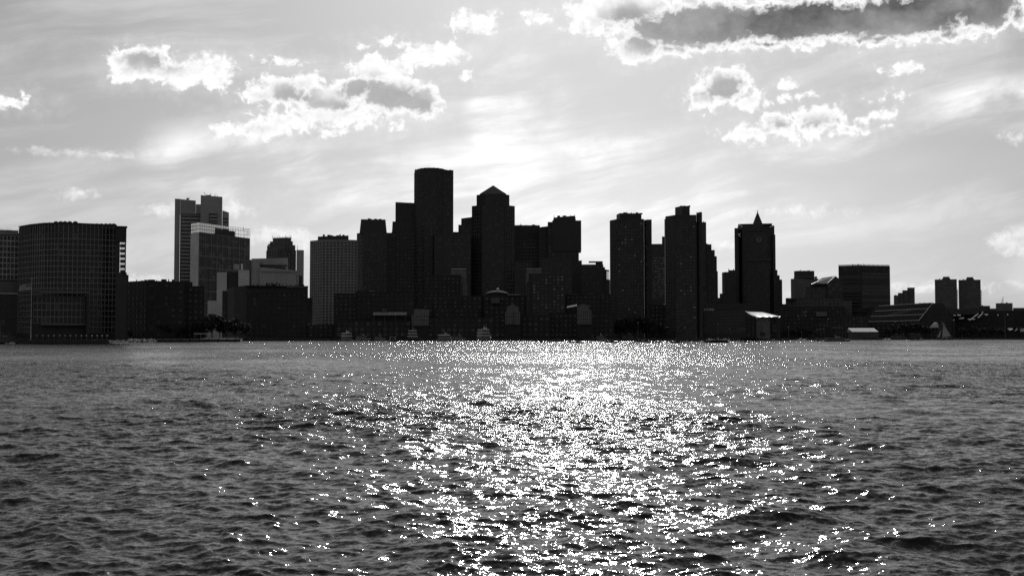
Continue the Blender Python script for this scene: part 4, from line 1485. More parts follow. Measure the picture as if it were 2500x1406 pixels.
b = Bld('wharf_block', 'low black wharf block between the chequered building and the left twin tower', 1435, 1000, 'building', None, M_BRICK)
b.vol(1380, 1490, 719, D=1012, depth=26, win=(4, 3.8, .5, .5, 'dark'))
for a_, c_ in ((1398, 1412), (1436, 1450), (1468, 1474)):
    b.vol(a_, c_, 716.5, base=719.2, D=1015, depth=4, name='roof_box', m=M_MID)
b.vol(1340, 1500, 764, D=985, depth=10, name='lower_wing', win=(4, 3.8, .5, .5, 'dim'))
mb = MB()
for k in range(6):
    xk = GX(1384 + k * 4, 978)
    mb.add([(xk, 978, GZ(751.5 - k * .8, 978)), (xk + 1.3, 978, GZ(751 - k * .8, 978)), (xk + 1.9, 983, GZ(746.5 - k * .8, 978)), (xk + .6, 983, GZ(747 - k * .8, 978))], [(0, 1, 2, 3), (3, 2, 1, 0)])
mb.build('awning', M_PALE_D, b.r, kind='stuff')
b.done()
b = Bld('arcade_block', 'continuous black arcade at the waterline below the domed hall', 1180, 975, 'building', None, M_BRICK)
b.vol(1040, 1240, 775, D=976, depth=10, win=(5, 4.5, .55, .6, 'dim'))
b.vol(1060, 1170, 752, D=990, depth=10, name='upper_wall', win=(4, 3.7, .5, .5, 'dim'))
b.vol(1230, 1345, 770, D=980, depth=10, name='right_wall', win=(5, 4.5, .55, .6, 'dim'))
b.done()
simple('shore_block', 'dark block at the foot between the twin slab towers, one white lamp on its roof', 1588, 1630, 744, 1060, M_BRICK, win=(4, 3.6, .5, .5, 'dim'), roof=[(1620, 1623, 741.5, M_WHITE)])
simple('shore_block', 'low black block at the foot of the honeycomb tower behind small bright roofs', 752, 838, 792, 985, M_BRICK, win=(4, 3.6, .5, .5, 'dim'), roof=[(752, 756, 791, M_WHITE), (762, 768, 791, M_WHITE), (772, 776, 791.3, M_WHITE)])
simple('rear_block', 'dark roofline behind the banded garage, dotted with roof lamps', 1714, 1840, 741, 1120, M_STONE, win=(4, 3.8, .5, .5, 'dark'), roof=[(1735, 1740, 738.5), (1751, 1766, 738), (1800, 1806, 738.5), (1819, 1828, 737.5)])

# banded garage
b = Bld('parking_garage', 'long banded garage with bright clerestory windows, right of the right-hand slab tower', 1768, 1025, 'building', None, M_BRICK)
b.trim_mat = M_MID
f = b.vol(1716, 1822, 759, D=1026, depth=40, m=M_BLACKW)
b.facade(f[0][0], f[0][1], GZ(815, 1026), GZ(760, 1026), 7.0, 2.9, .95, .62, 'black', 0, False, 0, .3, .01)
b.vol(1716, 1820, 752.5, base=759.2, D=1034, depth=20, name='clerestory', m=M_BLACKW)
for px in (1718.5, 1722, 1726.5, 1730, 1733.5, 1737, 1740.5):
    b.vol(px, px + 2.2, 753.2, base=758.4, D=1033.6, depth=.3, name='window', m=M_ALUP)
b.vol(1794.5, 1799.5, 753, base=758.4, D=1033.6, depth=.3, name='window', m=M_ALUP)
b.done()
# canopy-roofed hall
b = Bld('canopy_hall', 'hall under a big tilted white canopy with a scalloped edge', 1863, 1010, 'building', None, M_STONE)
b.vol(1820, 1905, 778, D=1020, depth=24, name='wall', win=(4, 3.8, .5, .5, 'dark'))
b.vol(1846, 1879, 775, D=1009, depth=10, name='pale_wall', m=M_PALE_D)
b.vol(1856, 1867, 811, base=819, D=1008, depth=1, name='dark_door', m=M_BLACKW)
b.vol(1857.8, 1858.8, 795, base=811, D=1008, depth=.4, name='slot', m=M_BLACKW)
b.vol(1884, 1897, 790, base=812, D=1014, depth=6, name='bay', m=M_MID)
mb = MB()
n = 16
top = [(1819.5, 760.5, 1016), (1861, 762, 1030), (1903.5, 772.5, 1032)]
lo = []
for i in range(n + 1):
    u = i / n
    px = 1845 + u * 55
    yb_ = 773 + .8 * abs(math.sin(u * math.pi * 3.5)) * (1.6 if u < .75 else .2) - (0 if u < .6 else (u - .6) * 1.5)
    lo.append((GX(px, 1005), 1005, GZ(yb_, 1005)))
hi = []
for i in range(n + 1):
    u = i / n
    if u < .5:
        a_, c_ = top[0], top[1]; w_ = u / .5
    else:
        a_, c_ = top[1], top[2]; w_ = (u - .5) / .5
    px, py, dd = [a_[k] + (c_[k] - a_[k]) * w_ for k in range(3)]
    hi.append((GX(px, dd), dd, GZ(py, dd)))
rows_ = 4
for j in range(rows_):
    for i in range(n):
        g = lambda I, J: tuple(lo[I][k] + (hi[I][k] - lo[I][k]) * J / rows_ - (0.5 * math.sin(math.pi * J / rows_) if k == 2 else 0) for k in range(3))
        mb.quad(g(i, j), g(i + 1, j), g(i + 1, j + 1), g(i, j + 1))
mb.build('canopy', mat('bright canopy membrane', .8, .35, var=.08, scale=.3), b.r, smooth=True)
mb = MB()
e = [(1819, 760, 1016), (1832, 765, 1010), (1842, 770.5, 1004), (1848, 777.5, 1002)]
for p, q in zip(e, e[1:]):
    mb.bar((GX(p[0], p[2]), p[2], GZ(p[1], p[2])), (GX(q[0], q[2]), q[2], GZ(q[1], q[2])), .3)
mb.bar((GX(1904.5, 1010), 1010, GZ(772, 1010)), (GX(1899.5, 1004), 1004, GZ(777, 1004)), .3)
mb.bar(hi[0], hi[8], .22); mb.bar(hi[8], hi[16], .22)
mb.build('edge_beam', M_WHITE, b.r)
for px in (1838, 1847, 1880, 1900):
    mb = MB(); mb.bar((GX(px, 1008), 1008, GROUND), (GX(px, 1008), 1008, GZ(776, 1008)), .3); mb.build('column', M_MID, b.r)
b.done()

# dark ground right of the canopy
b = Bld('shore_block', 'dark low block with one pale wall panel below the gabled glass roof', 2000, 1220, 'building', None, M_BRICK)
b.vol(1902, 2062, 748, D=1228, depth=24, win=(4, 3.7, .5, .5, 'dark'))
b.vol(1880, 1990, 772, D=1130, depth=16, name='lower_wing', win=(4, 3.7, .5, .5, 'dark'))
b.vol(1985, 2120, 772, D=1215, depth=12, name='lower_wing', win=(4, 3.7, .5, .5, 'dark'))
b.vol(1992, 2019, 761, base=771.9, D=1216, depth=6, name='pale_wall', m=M_CONC)
b.vol(2044, 2049, 763, base=768, D=1222, depth=3, name='pale_window', m=M_MID)
b.vol(2059, 2080, 735, base=772, D=1240, depth=8, name='strip_wall', m=M_MID)
for px, py in ((1961, 762), (1967, 761), (1947, 771), (1965, 771), (2021, 778)):
    b.vol(px, px + 2.2, py - 1, base=py + .8, D=1129 if px < 1990 else 1214, depth=1, name='roof_lamp', m=M_WHITE)
b.done()
b = Bld('low_shed', 'black shed in front of the banded tower with a small white tank on its corner', 2110, 1200, 'building', None, M_BRICK)
b.vol(2055, 2330, 786, D=1262, depth=30, win=(5, 4, .5, .5, 'dark'))
b.vol(2080, 2120, 774, D=1270, depth=20, name='upper_wall')
mb = MB(); mb.dome(GX(2108.5, 1255), 1255, GZ(790, 1255), 1.2, 1.1, 10, 4); mb.build('tank', M_WHITE, b.r)
b.done()

# slanted glass roof hall
RD = 1330
hall = empty('glass_roof_hall', GX(2200, RD), RD, GROUND, 'dark hall with a huge slanted roof of gridded glass panels', 'building')
c00 = Vector((GX(2116, RD), RD, GZ(785.5, RD)))
c10 = Vector((GX(2242, RD + 4), RD + 4, GZ(782, RD + 4)))
c11 = Vector((GX(2277, RD + 26), RD + 26, GZ(739, RD + 26)))
c01 = Vector((GX(2145, RD + 22), RD + 22, GZ(747, RD + 22)))
def rp(u, v, off=0.0):
    p = c00 * (1 - u) * (1 - v) + c10 * u * (1 - v) + c11 * u * v + c01 * (1 - u) * v
    return p + rn * off
rn = (c10 - c00).cross(c01 - c00).normalized()
M_PANEL = mat('black roof glass', .010, .35, spec=.15, var=.3)
for j in range(3):
    for i in range(16):
        e_ = .05
        u0, u1 = (i + e_) / 16, (i + 1 - e_) / 16
        v0, v1 = (j + .03) / 3, (j + .97) / 3
        mb = MB()
        pp = [rp(u0, v0), rp(u1, v0), rp(u1, v1), rp(u0, v1)]
        mb.add([tuple(p - rn * .15) for p in pp] + [tuple(p + rn * .05) for p in pp],
               [(3, 2, 1, 0), (4, 5, 6, 7), (0, 1, 5, 4), (1, 2, 6, 5), (2, 3, 7, 6), (3, 0, 4, 7)])
        o = mb.build('glass_panel', M_PANEL, hall)
mb = MB()
for j in range(4):
    mb.bar(rp(0 if j else -.02, j / 3, .15), rp(1, j / 3, .15), .34)
mb.bar(rp(1, 0, .2), rp(1, 1, .2), .34)
mb.build('roof_rail', M_WHITE, hall)
mb = MB()
for i in range(17):
    mb.bar(rp(i / 16, 0, .1), rp(i / 16, 1, .1), .2)
mb.build('glazing_bar', M_CONC, hall, kind='stuff')
mb = MB()
q4 = [rp(0, 0, -.25), rp(1, 0, -.25), rp(1, 1, -.25), rp(0, 1, -.25)]
bk = [Vector((q4[2].x, RD + 60, q4[2].z)), Vector((q4[3].x, RD + 60, q4[3].z))]
lowv = [Vector((p.x, p.y, GROUND)) for p in (q4[0], q4[1], Vector((q4[1].x, RD + 60, 0)), Vector((q4[0].x, RD + 60, 0)))]
rt = [Vector((q4[1].x + 3, RD + 60, GROUND))]
mb.add([tuple(p) for p in q4 + bk + lowv], [(0, 1, 2, 3), (3, 2, 4, 5), (6, 7, 1, 0), (7, 8, 4, 2, 1), (9, 6, 0, 3, 5), (8, 9, 5, 4), (6, 9, 8, 7)])
mb.build('wall', M_BLACKW, hall)
mb = MB()
e5 = [P2(p, RD + 20, 760) for p in (2240, 2330)]
prof = [(2236, 787), (2276, 740), (2300, 740), (2318, 760), (2330, 785)]
fr_ = [(GX(p, RD + 22), RD + 22, GZ(y, RD + 22)) for p, y in prof]
gnd = [(fr_[-1][0], RD + 22, GROUND), (fr_[0][0], RD + 22, GROUND)]
al = fr_ + gnd
m_ = len(al)
mb.add(al + [(p[0], p[1] + 45, p[2]) for p in al], [tuple(range(m_ - 1, -1, -1)), tuple(range(m_, 2 * m_))] + [(i, (i + 1) % m_, m_ + (i + 1) % m_, m_ + i) for i in range(m_)])
mb.build('end_wall', M_BLACKW, hall)
mb = MB()
for k in range(5):
    y_ = 752 + k * 6
    mb.box(GX(2279, RD + 21), GX(2310 - (0 if k > 1 else 4), RD + 21), RD + 21.2, RD + 21.7, GZ(y_ + 2, RD + 21), GZ(y_, RD + 21))
mb.build('louvre', M_STONE, hall)
for (px, dx) in ((2245, 0), (2248, 0), (2254, 0), (2258, 0)):
    mb = MB(); xx = GX(px, RD + 24); mb.cyl(xx, RD + 24, GZ(742.5, RD + 24), GZ(738, RD + 24), .35, .2, 5); mb.build('roof_vent', M_BLACKW, hall)
mb = MB(); mb.cyl(GX(2184, RD - 3), RD - 3, GZ(786, RD) - .3, GZ(783, RD), .9, .9, 10); mb.build('drain_tank', M_ALUP, hall)

# long dark shed at the right with white sheets added in the shape of sun glints
b = Bld('long_shed', 'long black shed at the right edge with tilted white sheets in place of sun glints', 2430, 1330, 'building', None, M_BRICK)
b.vol(2318, 2700, 757.8, D=1335, depth=60, win=None)
b.vol(2385, 2702, 756.8, base=757.7, D=1334, depth=4, name='roof_edge', m=M_PALE_D)
b.vol(2316, 2390, 753.5, base=768, D=1345, depth=20, name='rear_wall', m=M_STONE)
MW = M_CANVAS
def sheet(pl, D, nm='glint_sheet', mt=None, parent=None, lean=1.5):
    v = [(GX(p, D, y), D + (lean if k > len(pl) // 2 - 1 else 0), GZ(y, D)) for k, (p, y) in enumerate(pl)]
    mb = MB()
    n = len(v)
    mb.add(v + [(p[0], p[1] + .12, p[2]) for p in v], [tuple(range(n)), tuple(range(2 * n - 1, n - 1, -1))] + [(i, n + i, n + (i + 1) % n, (i + 1) % n) for i in range(n)])
    mb.build(nm, mt or MW, parent or b.r)
SDD = 1325
sheet([(2337, 770), (2345, 771.5), (2347, 768.5), (2339, 767)], SDD)
sheet([(2328, 770.8), (2334, 770.8), (2334, 769.2), (2328, 769.2)], SDD)
sheet([(2340, 778), (2352, 778.5), (2355, 774.5), (2348, 776)], SDD)
sheet([(2327, 782.5), (2329, 782.5), (2332, 779.5), (2330, 779.5)], SDD)
sheet([(2366, 781.8), (2368, 781.8), (2390.5, 765.8), (2388.5, 765.3)], SDD)
sheet([(2386, 775.5), (2388.5, 775.5), (2401.5, 765.5), (2399.5, 765.2)], SDD)
sheet([(2363, 779.8), (2380, 780), (2383, 778), (2364, 778.3)], SDD - 1)
sheet([(2396.5, 763.8), (2401, 763), (2402.5, 760.5), (2398, 761.8)], SDD)
sheet([(2404.5, 767.8), (2408, 770.5), (2413.5, 767.6), (2413.5, 766.5), (2404, 766.7)], SDD)
sheet([(2435, 770.5), (2438, 770.5), (2438.5, 766.5), (2437, 768)], SDD)
sheet([(2459, 769.5), (2462, 769.5), (2462, 765.5), (2460, 767)], SDD)
sheet([(2461, 803), (2465, 807), (2474, 803.5), (2473, 801), (2461, 801.5)], SDD - 12)
sheet([(2477, 808), (2480, 808.5), (2487, 803), (2483, 801.5)], SDD - 12)
sheet([(2490, 809.5), (2510, 809.8), (2510, 801), (2494, 802)], SDD - 12)
for k in range(5):
    b.vol(2415 + k * 22, 2430 + k * 22, 798, base=806, D=1333.5, depth=1, name='door', m=M_STONE)
b.done()
t = empty('flagpole', GX(2452, 1308), 1308, GROUND, 'thin grey pole rising before the long dark shed near the right edge', 'flagpole')
mb = MB(); x = GX(2452, 1308); mb.bar((x, 1308, GROUND), (x, 1308, GZ(762, 1308)), .28, 6, .15); mb.build('pole', M_MULL, t)
mb = MB(); mb.bar((x - 1, 1308, GZ(788, 1308)), (x + 1, 1308, GZ(788, 1308)), .1); mb.build('crossarm', M_MULL, t)
mb = MB(); mb.cyl(x, 1308, GROUND - .05, GROUND + .5, .7, .6, 8); mb.build('base', M_CONC, t)

# white-roofed marquee
TD2 = 1155
t = empty('marquee', GX(2105, TD2), TD2, GROUND, 'long marquee with bright sloping roof and dark striped side by the water', 'tent')
xa, xb = GX(2068, TD2), GX(2143, TD2)
ra, rb = GX(2069, TD2 + 8), GX(2132, TD2 + 8)
ze, zr = GZ(809.5, TD2), GZ(801, TD2 + 8)
mb = MB(); mb.add([(xa + 4.5, TD2, ze), (xb, TD2, ze), (rb, TD2 + 8, zr), (ra, TD2 + 8, zr), (xa + 4.5, TD2 + 16, ze), (xb, TD2 + 16, ze)], [(0, 1, 2, 3), (3, 2, 5, 4), (2, 1, 5), (0, 3, 4)])
mb.build('roof', mat('white roof membrane', .85, .3, var=.06, scale=.4), t)
for k in range(12):
    u = xa + 4.8 + (xb - xa - 5.2) * k / 11
    mb = MB(); mb.cyl(u, TD2 + .3, GROUND, ze - .02, .16, .16, 6); mb.build('post', M_MULL, t)
mb = MB(); mb.box(xa + 5, xb - .4, TD2 + 1, TD2 + 15, GROUND, ze - .3); mb.build('side_curtain', M_MID, t)
mb = MB()
for k in range(3):
    z = ze + (zr - ze) * (k + 1) / 4
    mb.bar((xa + 4.5 - (k + 1) * .9, TD2 + 2 * (k + 1) - .1, z + .05), (xb - (k + 1) * 1.05, TD2 + 2 * (k + 1) - .1, z + .05), .07)
mb.build('roof_seam', M_CONC, t)
t = empty('jetty_canopy', GX(2035, 1160), 1160, GROUND, 'thin pale jetty canopies on posts left of the white-roofed marquee', 'canopy')
for (a_, y_, c_, y2_) in ((1985, 807, 2012, 803), (2030, 800, 2056, 798), (2040, 812, 2062, 812), (1998, 791, 2022, 796)):
    mb = MB(); mb.bar((GX(a_, 1160), 1160, GZ(y_, 1160)), (GX(c_, 1160), 1160, GZ(y2_, 1160)), .3); mb.build('roof_beam', M_CONC, t)
for px in (2003, 2011, 2041):
    mb = MB(); mb.bar((GX(px, 1161), 1161, GROUND), (GX(px, 1161), 1161, GZ(796, 1160)), .15); mb.build('post', M_CONC, t)
# bright awning behind the sailing boat
t = empty('shade_sail', GX(2281, 1245), 1245, GROUND, 'brilliant white fabric awning behind the sailing boat', 'awning')
sheet([(2269, 799.5), (2292, 799.5), (2292, 787), (2284, 787), (2277.5, 792)], 1245, 'fabric', M_CANVAS, t, lean=3)
for px in (2272, 2291):
    mb = MB(); mb.bar((GX(px, 1246), 1246, GROUND), (GX(px, 1246), 1246, GZ(792, 1246)), .15); mb.build('post', M_MULL, t)

# ------------------------------------------------------------------ pier at left
D = 600
t = empty('timber_pier', GX(165, D), D, 0.0, 'low dark timber pier lined with posts in front of the curved office building', 'pier')
xa, xb = GX(66, D), GX(264, D)
zd = GZ(829.3, D)
mb = MB(); mb.box(xa, xb, D, D + 9, zd - .35, zd); mb.build('deck', M_TIMB, t)
mb = MB(); mb.box(xa, xb, D + .3, D + .7, zd - 1.6, zd - .36); mb.build('fascia', M_TIMB, t)
mb = MB(); mb.box(xa + 1, xb - .5, D - .25, D + .1, .35, .6); mb.build('waler', M_TIMB, t)
mb = MB(); mb.box(xa - 9, xb - 1, D + 1.2, D + 1.6, -1, zd - .4); mb.build('bulkhead', M_BLACKW, t)
def mesh_tmpl(fn, nm, m):
    mb = MB(); fn(mb); return mb.mesh(nm, m)
pile_me = mesh_tmpl(lambda q: q.cyl(0, 0, -1.5, .3, .22, .2, 8), 'pile', M_TIMB)
for k in range(30):
    o = bpy.data.objects.new('pile', pile_me); COL.objects.link(o); o.parent = t
    o.location = (xa + (xb - xa) * (k + .5) / 30 - t.location.x, -.1, zd - .7)
ORD = ['first', 'second', 'third', 'fourth', 'fifth', 'sixth', 'seventh', 'eighth', 'ninth', 'tenth', 'eleventh', 'twelfth', 'thirteenth', 'fourteenth', 'fifteenth', 'sixteenth', 'seventeenth', 'eighteenth', 'nineteenth', 'twentieth']
post_me = mesh_tmpl(lambda q: (q.cyl(0, 0, 0, 2.05, .30, .26, 10), q.cyl(0, 0, -.05, .25, .42, .40, 10)), 'post', M_TIMB)
cap_me = mesh_tmpl(lambda q: (q.cyl(0, 0, 2.05, 2.14, .42, .42, 10), q.dome(0, 0, 2.14, .42, .30, 12, 4)), 'cap', mat('polished white cap', .85, .12, metallic=.35, var=.03))
POSTS = [77, 91, 105.6, 119, 132.7, 146.6, 159.4, 173, 186.7, 199.7, 212, 225, 237.7, 250, 262.5]
for i, px in enumerate(POSTS):
    o = empty('mooring_post', GX(px, D), D + .55, zd, '%s white-capped post from the left along the timber pier' % ORD[i], 'post', 'white-capped posts on the timber pier')
    for nm, me in (('post', post_me), ('cap', cap_me)):
        c = bpy.data.objects.new(nm, me); COL.objects.link(c); c.parent = o
for i, px in enumerate((1.2, 11.5, 18)):
    o = empty('bollard', GX(px, 622), 622, GROUND - .1, '%s white-capped bollard from the left on the bank at the left edge' % ORD[i], 'post', 'white-capped bollards on the bank')
    for nm, me in (('post', post_me), ('cap', cap_me)):
        c = bpy.data.objects.new(nm, me); COL.objects.link(c); c.parent = o
for i, (px, hh) in enumerate(((3.5, 787), (121.5, 811))):
    o = empty('lamp_post', GX(px, 612), 612, GROUND, ('tall slim lamp post at the left edge of the view' if i == 0 else 'short slim grey pole rising behind the timber pier'), 'lamp post')
    mb = MB(); mb.bar((GX(px, 612), 612, GROUND), (GX(px, 612), 612, GZ(hh, 612)), .13, 6, .08); mb.build('pole', M_MULL, o)
    mb = MB(); mb.box(GX(px, 612) - .35, GX(px, 612) + .35, 611.8, 612.2, GZ(hh, 612), GZ(hh, 612) + .15); mb.build('lamp_head', M_MULL, o)

# rubble shore
rnd = random.Random(5)
mb = MB()
def rock(mb, x, y, z, s):
    vs = []
    for (a_, b_, c_) in ((-1, -1, -1), (1, -1, -1), (1, 1, -1), (-1, 1, -1), (-1, -1, 1), (1, -1, 1), (1, 1, 1), (-1, 1, 1)):
        vs.append((x + s * (a_ + rnd.uniform(-.4, .4)) * .6, y + s * (b_ + rnd.uniform(-.4, .4)) * .6, z + s * (c_ + rnd.uniform(-.4, .4)) * .4))
    mb.add(vs, [(3, 2, 1, 0), (4, 5, 6, 7), (0, 1, 5, 4), (1, 2, 6, 5), (2, 3, 7, 6), (3, 0, 4, 7)])
for i in range(2600):
    px = rnd.uniform(-40, 385)
    if 70 < px < 255 and rnd.random() < .7:
        continue
    d = np.interp(px, [-60, 262, 385], [600, 668, 717])
    u = rnd.random()
    dd = d - 1 - u * 7
    rock(mb, GX(px, dd), dd, GROUND + .1 - u * 2.2, rnd.uniform(.35, 1.0))
mb.build('shore_rubble', mat('pale rubble stone', .13, .8, var=.6, scale=.6), kind='stuff')
# bank at far left
mb = MB()
bx0, bx1 = GX(-60, 628), GX(72, 614)
nb = 30
for j in range(8):
    for i in range(nb):
        def bp_(I, J):
            x = bx0 + (bx1 - bx0) * I / nb
            w = math.sin(math.pi * J / 8)
            e_ = min(1, (nb - I) / 5)
            return (x, 600 + J * 4, GROUND - 1.2 + (2.9 + .5 * math.sin(I * .9) + .3 * math.sin(I * 2.3 + J)) * w * e_)
        mb.quad(bp_(i, j), bp_(i + 1, j), bp_(i + 1, j + 1), bp_(i, j + 1))
mb.build('grassy_bank', mat('rough grass bank', .045, .95, var=.5, scale=.5, bump=.8, bscale=1.5), kind='structure', smooth=True)

# floating dock
D = 712
t = empty('floating_dock', GX(485, D), D, 0.0, 'long low black dock with a pale edge in front of the shore trees', 'dock')
pA, pB = P2(384, 712), P2(588, 762)
def dk(a_, b_, z0, z1, o1, o2, nm, m, kind=None):
    mb = MB(); mb.slab(a_, b_, z0, z1, o1, o2); mb.build(nm, m, t, kind=kind)
dk(pA, pB, -.8, 1.75, 0, 6, 'pontoon', M_BLACKW)
dk(pA, pB, 1.76, 1.98, .25, 6.2, 'deck_edge', M_PALE_D)
dk(lerp(pA, pB, .52), lerp(pA, pB, .78), 1.99, 2.45, -.5, 1.0, 'kerb', M_ALUP)
mb = MB()
for k in range(17):
    c = lerp(pA, pB, .70 + .28 * k / 16)
    mb.bar((c[0], c[1], 1.9), (c[0], c[1], 3.2), .07)
a_, b_ = lerp(pA, pB, .70), lerp(pA, pB, .98)
for z in (2.6, 3.2):
    mb.bar((a_[0], a_[1], z), (b_[0], b_[1], z), .06)
mb.build('railing', M_ALUP, t)
for k in range(9):
    c = lerp(pA, pB, (k + .5) / 9)
    mb = MB(); mb.cyl(c[0] + .1, c[1] - .5, -1.5, 2.4, .22, .22, 8); mb.build('pile', M_BLACKW, t)
t = empty('ferry_shelter', GX(489, 790), 790, GROUND, 'low shelter with a thin bright white roof under the shore trees', 'shelter')
mb = MB(); q = facing(473, 506, 790, 815, 4); mb.prism(q, GZ(815, 790), GZ(813.8, 790)); mb.build('roof', mat('white roof membrane'), t)
for i in (0, 1):
    for s in (.08, .5, .92):
        c = lerp(q[0 if i == 0 else 3], q[1 if i == 0 else 2], s)
        mb = MB(); mb.cyl(c[0], c[1], GROUND, GZ(815, 790), .12, .12, 6); mb.build('post', M_MULL, t)

# ------------------------------------------------------------------ trees
M_BARK = mat('bark', .05, .95, var=.3, scale=2)
M_LEAF = mat('dark foliage', .04, .95, spec=.1, var=.45, scale=.8)
M_LEAF2 = mat('lighter foliage', .055, .95, spec=.1, var=.45, scale=.8)
def tree_meshes(seed, h=10.0, spread=4.2, nleaf=900, leaf=.5):
    r = random.Random(seed)
    tr, cr = MB(), MB()
    tr.bar((0, 0, 0), (r.uniform(-.2, .2), 0, h * .42), .28, 7, .18)
    clumps = []
    for k in range(9):
        a = k * 2.4 + r.random()
        z = h * r.uniform(.38, .88)
        rr = spread * r.uniform(.35, .85) * math.sin(math.pi * min(.95, (z / h - .15))) 
        c = (rr * math.cos(a), rr * math.sin(a), z)
        tr.bar((0, 0, h * r.uniform(.25, .45)), c, .11, 5, .03)
        clumps.append((c, r.uniform(.28, .5) * spread))
    clumps.append(((0, 0, h * .85), spread * .45))
    for i in range(nleaf):
        c, s = clumps[r.randrange(len(clumps))]
        d = Vector((r.gauss(0, 1), r.gauss(0, 1), r.gauss(0, .8))).normalized() * s * r.random() ** .45
        p = Vector(c) + d
        n = Vector((r.gauss(0, 1), r.gauss(0, 1), r.gauss(0, 1))).normalized()
        u = n.orthogonal().normalized() * leaf * r.uniform(.6, 1.4)
        v = n.cross(u).normalized() * leaf * r.uniform(.5, 1.1)
        cr.add([tuple(p - u), tuple(p + v), tuple(p + u), tuple(p - v)], [(0, 1, 2, 3)], r.random() < .35)
    return tr.mesh('trunk', M_BARK), cr.mesh('crown', [M_LEAF, M_LEAF2])
TREES = [tree_meshes(s) for s in (1, 2, 3, 4)]
def tree(px, D, hm, label, group, i, name='tree'):
    o = empty(name, GX(px, D), D, GROUND - .05, label, 'tree', group, rz=i * 1.7)
    sc = hm / 10.0
    for nm, me in zip(('trunk', 'crown'), TREES[i % 4]):
        c = bpy.data.objects.new(nm, me); COL.objects.link(c); c.parent = o
    o.scale = (sc * (1.05 if i % 2 else 1.2), sc * 1.1, sc)
    return o
def clump(lst, Dm, where, group):
    for i, (px, ytop, dd) in enumerate(lst):
        Dt = Dm + dd
        h_ = GZ(ytop, Dt) - GROUND
        tree(px, Dt, h_, '%s shore tree from the left %s' % (ORD[i], where), group, i)
clump([(318, 806, 0), (338, 803, 12), (362, 800, 5), (386, 788, 20), (404, 790, 4), (424, 798, 14), (443, 796, 3), (462, 788, 18), (482, 784, 6), (502, 775, 24), (519, 768, 10), (538, 772, 30), (556, 780, 16), (577, 776, 60), (600, 790, 90)],
      800, 'between the brick warehouse and the massive black wharf building', 'shore trees on the left')
clump([(1497, 782, 6), (1514, 778, 14), (1531, 775, 4), (1548, 772, 16), (1566, 770, 8), (1583, 776, 15), (1600, 788, 5), (1618, 792, 12), (1479, 792, 8), (1458, 798, 14), (1463, 806, 3)],
      990, 'at the foot of the left-hand twin slab tower', 'shore trees under the twin slab towers')
clump([(2165, 800, 0), (2182, 794, 10), (2200, 790, 0), (2218, 788, 8), (2236, 788, 0), (2254, 790, 8), (2262, 798, 16)],
      1215, 'below the slanted glass roof', 'trees below the slanted glass roof')
clump([(1935, 802, 0), (1953, 800, 6), (1972, 804, 0), (1915, 806, 4)], 1110, 'between the white canopy and the marquee', 'trees right of the canopy hall')
clump([(2348, 800, 0), (2372, 796, 5), (2395, 800, 0), (2420, 798, 6), (2440, 803, 0)], 1300, 'in front of the long dark shed', 'trees before the long shed')

# ------------------------------------------------------------------ boats
M_HULLD = mat('dark hull paint', .03, .3, var=.3, scale=.5)
M_HULLG = mat('grey hull paint', .20, .4, var=.3, scale=.5)
M_GLASS_B = mat('boat window', .015, .1, var=.2)
M_RAIL = mat('chrome rail', .6, .15, metallic=.9, var=.05)


def hull_mesh(L, Bm, hf, hb, sheer=.25, draft=.35):
    """boat hull along +x (bow at +x): nine stations lofted"""
    mb = MB()
    st = []
    n = 9
    for i in range(n):
        u = i / (n - 1)
        x = -L / 2 + L * u
        w = Bm / 2 * (0.86 + .14 * math.sin(math.pi * min(1, u * 1.4))) * (1 if u < .55 else math.cos((u - .55) / .45 * math.pi / 2) ** .7 + .02)
        zt = hb + (hf - hb) * u ** 2 + sheer * (u - .4) ** 2
        rk = .10 * L * max(0, u - .8) / .2
        st.append([(x + rk, -w, zt), (x + rk * .6, -w * .93, zt * .45), (x, -w * .6, -draft * .6), (x, 0, -draft), (x, w * .6, -draft * .6), (x + rk * .6, w * .93, zt * .45), (x + rk, w, zt)])
    vs = [p for s in st for p in s]
    k = 7
    fs = []
    for i in range(n - 1):
        for j in range(k - 1):
            a = i * k + j
            fs.append((a, a + 1, a + k + 1, a + k))
        fs.append((i * k + 6, i * k, (i + 1) * k, (i + 1) * k + 6))
    fs.append(tuple(range(k)))
    fs.append(tuple(range((n - 1) * k + k - 1, (n - 1) * k - 1, -1)))
    mb.add(vs, fs)
    return mb, st


def put(mb, nm, m, root, kind=None):
    o = bpy.data.objects.new(nm, mb.mesh(nm, m)); COL.objects.link(o); o.parent = root
    if kind:
        o['kind'] = kind
    return o


def cabin(mb, x0, x1, w, z0, z1, rake=.5, back=.1):
    mb.add([(x0, -w, z0), (x1, -w, z0), (x1, w, z0), (x0, w, z0), (x0 + back, -w * .85, z1), (x1 - rake, -w * .85, z1), (x1 - rake, w * .85, z1), (x0 + back, w * .85, z1)],
           [(3, 2, 1, 0), (4, 5, 6, 7), (0, 1, 5, 4), (1, 2, 6, 5), (2, 3, 7, 6), (3, 0, 4, 7)])


